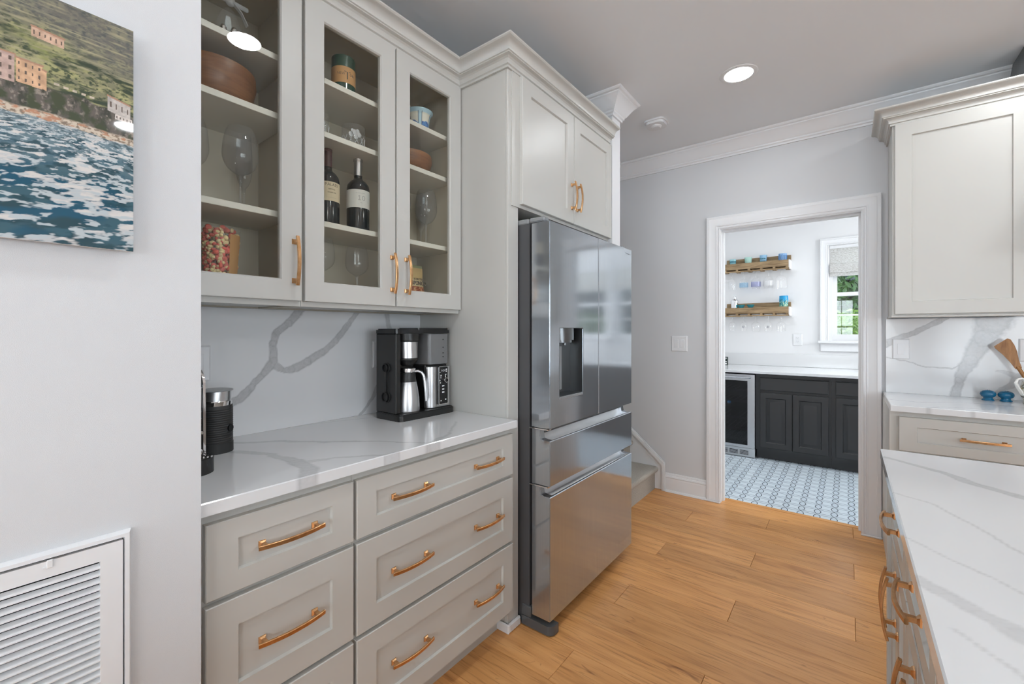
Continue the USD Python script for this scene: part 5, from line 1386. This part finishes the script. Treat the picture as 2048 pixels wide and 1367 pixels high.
# ================================================================ FAR ROOM
def raised_front(c, w, h):
    return ring_loft(c, '-y', w, h, [(0, 0), (0, 0.016), (0.004, 0.020), (0.052, 0.020), (0.056, 0.014), (0.060, 0.011), (0.068, 0.011), (0.090, 0.019), (0.092, 0.0195)])


FC = 5.068
for x0, x1, doors, lab in ((-0.752, -0.1235, [(-0.712, -0.4345), (-0.4305, -0.146)], 'charcoal raised-panel base cabinet beside the wine fridge'), (-0.1225, 0.70, [(-0.092, 0.286), (0.290, 0.665)], 'charcoal sink base cabinet partly behind the door casing'), (0.701, 1.60, [(0.735, 1.140), (1.145, 1.565)], 'charcoal base cabinet mirrored in the refrigerator door')):
    t = T('dark_base_cabinet', lab, 'cabinet', ((x0 + x1) / 2, 5.4, 0), 'charcoal cabinets of the far room')
    t.part('body', cat(bx(x0, x1, FC, Y_FAR - 0.002, 0.10, 0.8735), bx(x0, x1, 5.13, Y_FAR - 0.002, 0, 0.10)), DARKCAB, smooth=False)
    t.part('drawer', ring_loft((doors[0][0] - 0.002, FC - 0.0005, 0.706), '-y', doors[-1][1] - doors[0][0] + 0.004, 0.130, [(0, 0), (0, 0.014), (0.008, 0.020)]), DARKCAB, smooth=20)
    for a, b in doors:
        t.part('door', raised_front((a, FC - 0.0005, 0.126), b - a, 0.556), DARKCAB, smooth=20)
single('far_countertop', bx(-1.598, 1.62, 5.010, Y_FAR - 0.001, 0.874, 0.902, 0.003), QUARTZ, 'plain white countertop over the charcoal cabinets', 'countertop', smooth=30)
single('far_backsplash', bx(-1.598, 1.62, Y_FAR - 0.018, Y_FAR - 0.001, 0.9025, 1.047, 0.002), QUARTZ, 'low white backsplash strip behind the far counter', 'backsplash', smooth=30)

wf = T('wine_fridge', 'stainless framed glass-door wine fridge under the far counter', 'wine fridge', (-0.99, 5.4, 0))
wx0, wx1 = -1.235, -0.757
wf.part('body', cat(bx(wx0 + 0.002, wx1 - 0.002, 5.075, 5.095, 0.03, 0.858), bx(wx0 + 0.002, wx0 + 0.02, 5.09, 5.70, 0.03, 0.858), bx(wx1 - 0.02, wx1 - 0.002, 5.09, 5.70, 0.03, 0.858), bx(wx0 + 0.002, wx1 - 0.002, 5.68, 5.70, 0.03, 0.858), bx(wx0 + 0.002, wx1 - 0.002, 5.09, 5.70, 0.84, 0.858), bx(wx0 + 0.002, wx1 - 0.002, 5.09, 5.70, 0.03, 0.12)) if False else
        cat(bx(wx0 + 0.002, wx0 + 0.02, 5.075, 5.70, 0.03, 0.858), bx(wx1 - 0.02, wx1 - 0.002, 5.075, 5.70, 0.03, 0.858), bx(wx0 + 0.02, wx1 - 0.02, 5.68, 5.70, 0.03, 0.858), bx(wx0 + 0.02, wx1 - 0.02, 5.075, 5.68, 0.84, 0.858), bx(wx0 + 0.02, wx1 - 0.02, 5.075, 5.68, 0.03, 0.12)), BLACK, smooth=False)
wd = wf.part('door', prism(sbox(wx0, 0.100, wx1, 0.858).difference(sbox(wx0 + 0.066, 0.128, wx1 - 0.066, 0.792)), 'y', 5.040, 5.074), STEEL_SOFT, smooth=False)
wd.part('pane', bx(wx0 + 0.064, wx1 - 0.064, 5.050, 5.058, 0.126, 0.794), DARK_PANE, smooth=False)
wd.part('handle', cat(bx(wx0 + 0.03, wx1 - 0.03, 5.010, 5.026, 0.818, 0.834, 0.006), bx(wx0 + 0.06, wx0 + 0.075, 5.026, 5.041, 0.820, 0.832), bx(wx1 - 0.075, wx1 - 0.06, 5.026, 5.041, 0.820, 0.832)), CHROME)
for k, zz in enumerate((0.675, 0.560, 0.385, 0.270, 0.165)):
    wf.part('rack', cat(bx(wx0 + 0.025, wx1 - 0.025, 5.082, 5.10, zz, zz + 0.022, 0.003), *[bx(wx0 + 0.04 + 0.055 * j, wx0 + 0.048 + 0.055 * j, 5.10, 5.60, zz + 0.004, zz + 0.012) for j in range(8)]), GREY_PLASTIC, smooth=False)
wf.part('display', text('52', 0.020, (-1.005, 5.079, 0.545), '-y', 0.001), BLUE_LED, smooth=False)
gr = wf.part('kick_grille', cat(bx(wx0, wx1, 5.050, 5.074, 0.004, 0.096, 0.002)), STEEL_SOFT)
gr.part('slot', cat(*[bx(wx0 + 0.045 + 0.098 * a, wx0 + 0.125 + 0.098 * a, 5.0485, 5.051, 0.028 + 0.012 * b, 0.034 + 0.012 * b) for a in range(4) for b in range(4)]), BLACK, smooth=False)
for x, z, r, lab in ((-0.872, 0.735, 0.036, 'dark wine bottle lying on the top rack of the wine fridge'), (-0.965, 0.443, 0.034, 'dark wine bottle lying on a lower rack of the wine fridge')):
    single('stored_bottle', cyl((x, 5.12, z), (x, 5.40, z), r), BOTTLE, lab, 'wine bottle', group='bottles lying in the wine fridge')

# sink with faucet under the windows (shows in the refrigerator door)
sk_ = T('sink_faucet', 'tall chrome gooseneck faucet at the far counter, mirrored in the refrigerator', 'faucet', (0.62, 5.66, 0.902))
sk_.part('base', lathe([(0, 0), (0.028, 0), (0.028, 0.008), (0.018, 0.02), (0, 0.02)], (0.62, 5.66, 0.9025), 24), CHROME)
sk_.part('neck', tube([(0.62, 5.66, 0.92), (0.62, 5.66, 1.15)] + [(0.62, 5.66 - 0.10 + 0.10 * math.cos(a), 1.20 + 0.10 * math.sin(a)) for a in np.linspace(0, PI, 12)] + [(0.62, 5.46, 1.12)], 0.012, up=(1, 0, 0)), CHROME)
sk_.part('lever', tube([(0.632, 5.66, 0.98), (0.69, 5.655, 1.01)], 0.006), CHROME)

# woven blind on the far window
for (a, b, c, d), lab in zip(WIN_FAR, ('white woven blind half drawn over the far window beside the racks', 'white woven blind over the second far window, mirrored in the refrigerator')):
    bt = T('woven_blind', lab, 'blind', ((a + b) / 2, Y_FAR, d))
    bt.part('headrail', bx(a + 0.004, b - 0.004, Y_FAR - 0.012, Y_FAR + 0.030, d - 0.035, d - 0.003), WHITE_PLASTIC)
    bt.part('shade', bx(a + 0.008, b - 0.008, Y_FAR - 0.004, Y_FAR + 0.000, 1.912, d - 0.030), BLIND, smooth=False)
    bt.part('fold', cat(bx(a + 0.004, b - 0.004, Y_FAR - 0.024, Y_FAR - 0.005, 1.935, 2.035, 0.006), bx(a + 0.008, b - 0.008, Y_FAR - 0.016, Y_FAR - 0.004, 1.898, 1.935, 0.003)), BLIND, smooth=False)

# two pallet-wood racks with hanging stemware
RX0, RX1 = -1.195, -0.515


def rack(label, z, extra_back):
    t = T('stemware_rack', label, 'rack', ((RX0 + RX1) / 2, Y_FAR, z), 'pallet wood stemware racks')
    f0 = Y_FAR - 0.150
    t.part('back_board', bx(RX0 + 0.012, RX1, Y_FAR - 0.020, Y_FAR - 0.0005, z - 0.006, z + extra_back, 0.002), RUSTIC)
    t.part('front_board', bx(RX0, RX1 - 0.012, f0, f0 + 0.018, z - 0.002, z + 0.068, 0.002), RUSTIC)
    t.part('shelf_board', bx(RX0 + 0.012, RX1 - 0.012, f0 + 0.0185, Y_FAR - 0.0205, z + 0.010, z + 0.022, 0.001), RUSTIC)
    t.part('end_board', cat(bx(RX1 - 0.0115, RX1 + 0.004, f0 + 0.004, Y_FAR - 0.0005, z - 0.034, z + 0.066, 0.001)), WHITE_PRINT)
    for k in range(6):
        xx = RX0 + 0.006 + k * (RX1 - RX0 - 0.046) / 5
        t.part('slat', bx(xx - 0.006, xx + 0.034, f0 + 0.0005, Y_FAR - 0.0215, z - 0.034, z - 0.022, 0.001), RUSTIC)
        t.part('spacer', bx(xx + 0.002, xx + 0.026, f0 + 0.001, Y_FAR - 0.0215, z - 0.022, z - 0.002), RUSTIC, smooth=False)
    t.part('front_strip', bx(RX0, RX1 - 0.012, f0 - 0.006, f0 + 0.0, z - 0.036, z - 0.022, 0.001), RUSTIC)
    return t


Z1_, Z2_ = 2.040, 1.515
rack('upper rustic wood rack holding blue tumblers and hanging wine glasses', Z1_, 0.135)
rack('lower rustic wood rack with the cocktail shaker and blue candle', Z2_, 0.125)
gy = Y_FAR - 0.085
gx = [RX0 + 0.006 + 0.014 + (k + 0.5) * (RX1 - RX0 - 0.046) / 5 for k in range(5)]


def hanging(label, x, z, H, R, rim, stem, m=None, deco=None):
    """A stemmed glass hanging upside down by its foot, foot underside at z."""
    t = T('hanging_glass', label, 'wine glass', (x, gy, z), 'stemware hanging from the wood racks', local=True)
    fl = lambda mesh: (mesh.apply_transform(np.diag([1, 1, -1, 1])), mesh.invert(), mesh)[-1]
    b0 = stem
    pts = [(0.004, b0), (R * 0.6, b0 + 0.010), (R * 0.92, b0 + (H - b0) * 0.25), (R, b0 + (H - b0) * 0.48), (R * 0.97, b0 + (H - b0) * 0.7), (rim, H)]
    t.part('bowl', fl(lathe(pts, (0, 0, 0), 28)), m or GLASS, smooth=True)
    t.part('stem', fl(lathe([(0, 0.003), (0.006, 0.005), (0.004, 0.02), (0.004, b0 - 0.012), (0.007, b0), (0, b0 + 0.002)], (0, 0, 0), 14)), GLASS, smooth=True)
    t.part('foot', fl(lathe([(0, 0), (0.032, 0), (0.033, 0.002), (0.010, 0.006), (0, 0.006)], (0, 0, 0), 28)), FROST, smooth=40)
    if deco is not None:
        ring = fl(lathe([(R * 1.004, b0 + (H - b0) * 0.40), (R * 1.01, b0 + (H - b0) * 0.42), (R * 1.01, b0 + (H - b0) * 0.80), (R * 0.99, b0 + (H - b0) * 0.82)], (0, 0, 0), 28))
        t.part('decal', ring, deco, smooth=True)
    return t


hz = Z1_ - 0.0335 + 0.0125
PINK_GLASS = tinted_glass('painted_glass', (0.66, 0.68, 0.88), 0.30)
PALE_GLASS = tinted_glass('pale_blue_decal', (0.62, 0.80, 0.94), 0.30)
for x, H, R, rim, stem, deco, lab in zip(gx, (0.215, 0.215, 0.215, 0.215, 0.225), (0.040, 0.046, 0.050, 0.052, 0.056), (0.034, 0.036, 0.040, 0.042, 0.060), (0.085, 0.085, 0.080, 0.075, 0.075), (None, PALE_GLASS, PINK_GLASS, FROST, None),
        ('plain narrow wine glass hanging first from the left under the upper rack', 'wine glass with a pale blue decal hanging under the upper rack', 'wine glass with blue and pink painting hanging under the upper rack', 'etched wine glass hanging under the upper rack', 'wide straight goblet hanging last under the upper rack')):
    hanging(lab, x, hz, H, R, rim, stem, None, deco)
hz2 = Z2_ - 0.0335 + 0.0125
for x, H, R, rim, deco, lab in zip(gx, (0.185, 0.185, 0.190, 0.190, 0.190), (0.036, 0.037, 0.048, 0.044, 0.046), (0.030, 0.031, 0.040, 0.038, 0.044), (None, FROST, None, FROST, None),
        ('small plain glass hanging first from the left under the lower rack', 'small glass with a grey emblem hanging second under the lower rack', 'wide round glass hanging in the middle under the lower rack', 'round glass with a grey emblem hanging fourth under the lower rack', 'straight-sided glass hanging last under the lower rack')):
    t = hanging(lab, x, hz2, H, R, rim, 0.075)
    if deco is not None:
        t.part('decal', ball((0, -R * 0.98, -(0.075 + (H - 0.075) * 0.55)), 0.014, (1, 0.15, 1), 2), plain('emblem_grey', (0.4, 0.4, 0.42), 0.5), smooth=True)


def far_tumbler(label, x, m, R=0.036, H=0.105, band=None, extra=None):
    c = (x, Y_FAR - 0.075, Z1_ + 0.0225)
    t = T('tumbler', label, 'tumbler', c, 'tumblers on the upper rack')
    t.part('wall', lathe([(0, 0), (R * 0.80, 0), (R * 0.82, 0.003), (R, H), (R - 0.003, H), (R * 0.78, 0.010), (0, 0.010)], c, 28), m, smooth=40)
    if band is not None:
        t.part('pattern', extra(c, R, H), band, smooth=False)
    return t


PATT_DARK = plain('teal_print', (0.05, 0.20, 0.26), 0.4)
far_tumbler('clear tumbler with dark teal seascape band, first on the upper rack', -1.105, AQUA_GLASS, 0.036, 0.108, PATT_DARK, lambda c, R, H: lathe([(R * 0.935, H * 0.62), (R * 0.95, H * 0.62), (R * 0.975, H * 0.82), (R * 0.965, H * 0.82)], c, 28))
far_tumbler('mint green ribbed tumbler on the upper rack', -0.940, MINT_GLASS, 0.040, 0.118)
far_tumbler('pale blue tumbler with dark squares on the upper rack', -0.783, SKY_GLASS, 0.038, 0.128, PATT_DARK,
            lambda c, R, H: cat(*[bx(c[0] + dx - 0.008, c[0] + dx + 0.008, c[1] - R - 0.001, c[1] - R * 0.86, c[2] + dz - 0.006, c[2] + dz + 0.006) for dx in (-0.019, 0.0, 0.019) for dz in (0.055, 0.085)] + [bx(c[0] - 0.026, c[0] + 0.026, c[1] - R * 0.95, c[1] - R * 0.86, c[2] + 0.030, c[2] + 0.036)]))
far_tumbler('tumbler with blue vertical stripes at the window end of the upper rack', -0.590, BLUE_GLASS, 0.041, 0.125, plain('blue_stripe_print', (0.10, 0.25, 0.50), 0.4),
            lambda c, R, H: cat(*[tube([(c[0] + R * 0.86 * math.cos(a), c[1] + R * 0.86 * math.sin(a), c[2] + 0.012), (c[0] + R * 1.0 * math.cos(a), c[1] + R * 1.0 * math.sin(a), c[2] + H * 0.85)], 0.0032) for a in np.linspace(0, 2 * PI, 14, endpoint=False)]))
bz = Z2_ + 0.0225
sc_ = T('cocktail_shaker', 'shiny steel cocktail shaker on the lower rack', 'cocktail shaker', (-1.085, Y_FAR - 0.08, bz))
sc_.part('cup', lathe([(0, 0), (0.034, 0), (0.036, 0.004), (0.042, 0.120), (0.042, 0.126), (0, 0.126)], (-1.085, Y_FAR - 0.08, bz), 36), CHROME)
sc_.part('strainer_top', lathe([(0, 0.126), (0.042, 0.126), (0.040, 0.138), (0.026, 0.152), (0, 0.152)], (-1.085, Y_FAR - 0.08, bz), 36), CHROME)
sc_.part('cap', lathe([(0, 0.152), (0.021, 0.152), (0.020, 0.180), (0.014, 0.190), (0, 0.191)], (-1.085, Y_FAR - 0.08, bz), 28), CHROME)
for x, y, lab in ((-1.010, Y_FAR - 0.105, 'teal margarita glass next to the cocktail shaker'), (-0.912, Y_FAR - 0.09, 'teal margarita glass second from the cocktail shaker')):
    t = T('margarita_glass', lab, 'cocktail glass', (x, y, bz), 'teal margarita glasses on the lower rack')
    t.part('bowl', lathe([(0.004, 0.030), (0.016, 0.036), (0.030, 0.060), (0.042, 0.082)], (x, y, bz), 28), TEAL_GLASS, smooth=40)
    t.part('stem', lathe([(0, 0), (0.024, 0), (0.024, 0.002), (0.004, 0.006), (0.004, 0.030), (0, 0.031)], (x, y, bz), 20), GLASS, smooth=40)
cc = (-0.580, Y_FAR - 0.08, bz)
cd = lathe([(0, 0.012), (0.042, 0.012)] + [(0.044 + 0.001 * math.sin(k), 0.014 + 0.0135 * k) for k in range(12)] + [(0.044, 0.170), (0.040, 0.170), (0.038, 0.160), (0, 0.160)], cc, 48)
cdv = cd.vertices - np.array(cc)
cn = meshkit.fbm(cdv * 95, 3, 12)
cw = np.clip((cdv[:, 2] - 0.06 + 0.06 * (cn - 0.5)) / 0.07, 0, 1)[:, None]
ccol = (1 - cw) * srgb(78, 150, 128) + cw * srgb(24, 150, 205)
ccol[(cn > 0.56) & (cdv[:, 2] < 0.12)] = srgb(176, 206, 178)
ccol[(cn < 0.42) & (cdv[:, 2] < 0.13)] = srgb(26, 104, 104)
cdt = T('sea_blue_canister', 'turquoise seascape-painted canister on a clear saucer on the lower rack', 'canister', cc)
cdt.part('body', cd, PAINTED, smooth=True, attr=('print', ccol))
cdt.part('saucer', lathe([(0, 0), (0.030, 0), (0.056, 0.010), (0.058, 0.014), (0.052, 0.012), (0.030, 0.004), (0, 0.004)], cc, 36), MINT_GLASS, smooth=40)

# small letter block and wire stand at the left end of the far counter
ls = T('letter_sign', 'small black letter block standing on the far counter', 'sign', (-1.175, 5.70, 0.902))
ls.part('block', bx(-1.216, -1.140, 5.690, 5.720, 0.9025, 1.000, 0.002), plain('green_black_board', (0.015, 0.028, 0.026), 0.5))
ls.part('lettering', cat(*[bx(xa, xb, 5.6885, 5.691, zz, zz + hh) for xa, xb, zz, hh in ((-1.208, -1.196, 0.980, 0.009), (-1.189, -1.177, 0.980, 0.009), (-1.170, -1.149, 0.980, 0.009), (-1.206, -1.200, 0.957, 0.013), (-1.188, -1.165, 0.957, 0.012),
        (-1.206, -1.192, 0.938, 0.010), (-1.182, -1.150, 0.938, 0.009), (-1.206, -1.192, 0.911, 0.018), (-1.181, -1.176, 0.911, 0.018), (-1.170, -1.149, 0.911, 0.016))]), WHITE_PRINT, smooth=False)
wt_ = T('wire_sculpture', 'thin black wire stand beside the letter block, cut by the door casing', 'ornament', (-1.262, 5.74, 0.902))
wt_.part('stand', cat(bx(-1.30, -1.232, 5.72, 5.76, 0.9025, 0.955, 0.003)), GREY_PLASTIC)
wt_.part('wire', cat(tube([(-1.262, 5.74, 0.955), (-1.246, 5.735, 1.00), (-1.240, 5.735, 1.05), (-1.258, 5.735, 1.11), (-1.262, 5.735, 1.16)], 0.004, up=(0, 1, 0)), *[ball(p, r) for p, r in (((-1.244, 5.735, 0.972), 0.012), ((-1.236, 5.733, 1.035), 0.011), ((-1.240, 5.733, 1.072), 0.012), ((-1.258, 5.733, 1.115), 0.011), ((-1.258, 5.735, 1.165), 0.009))]), BLACK)
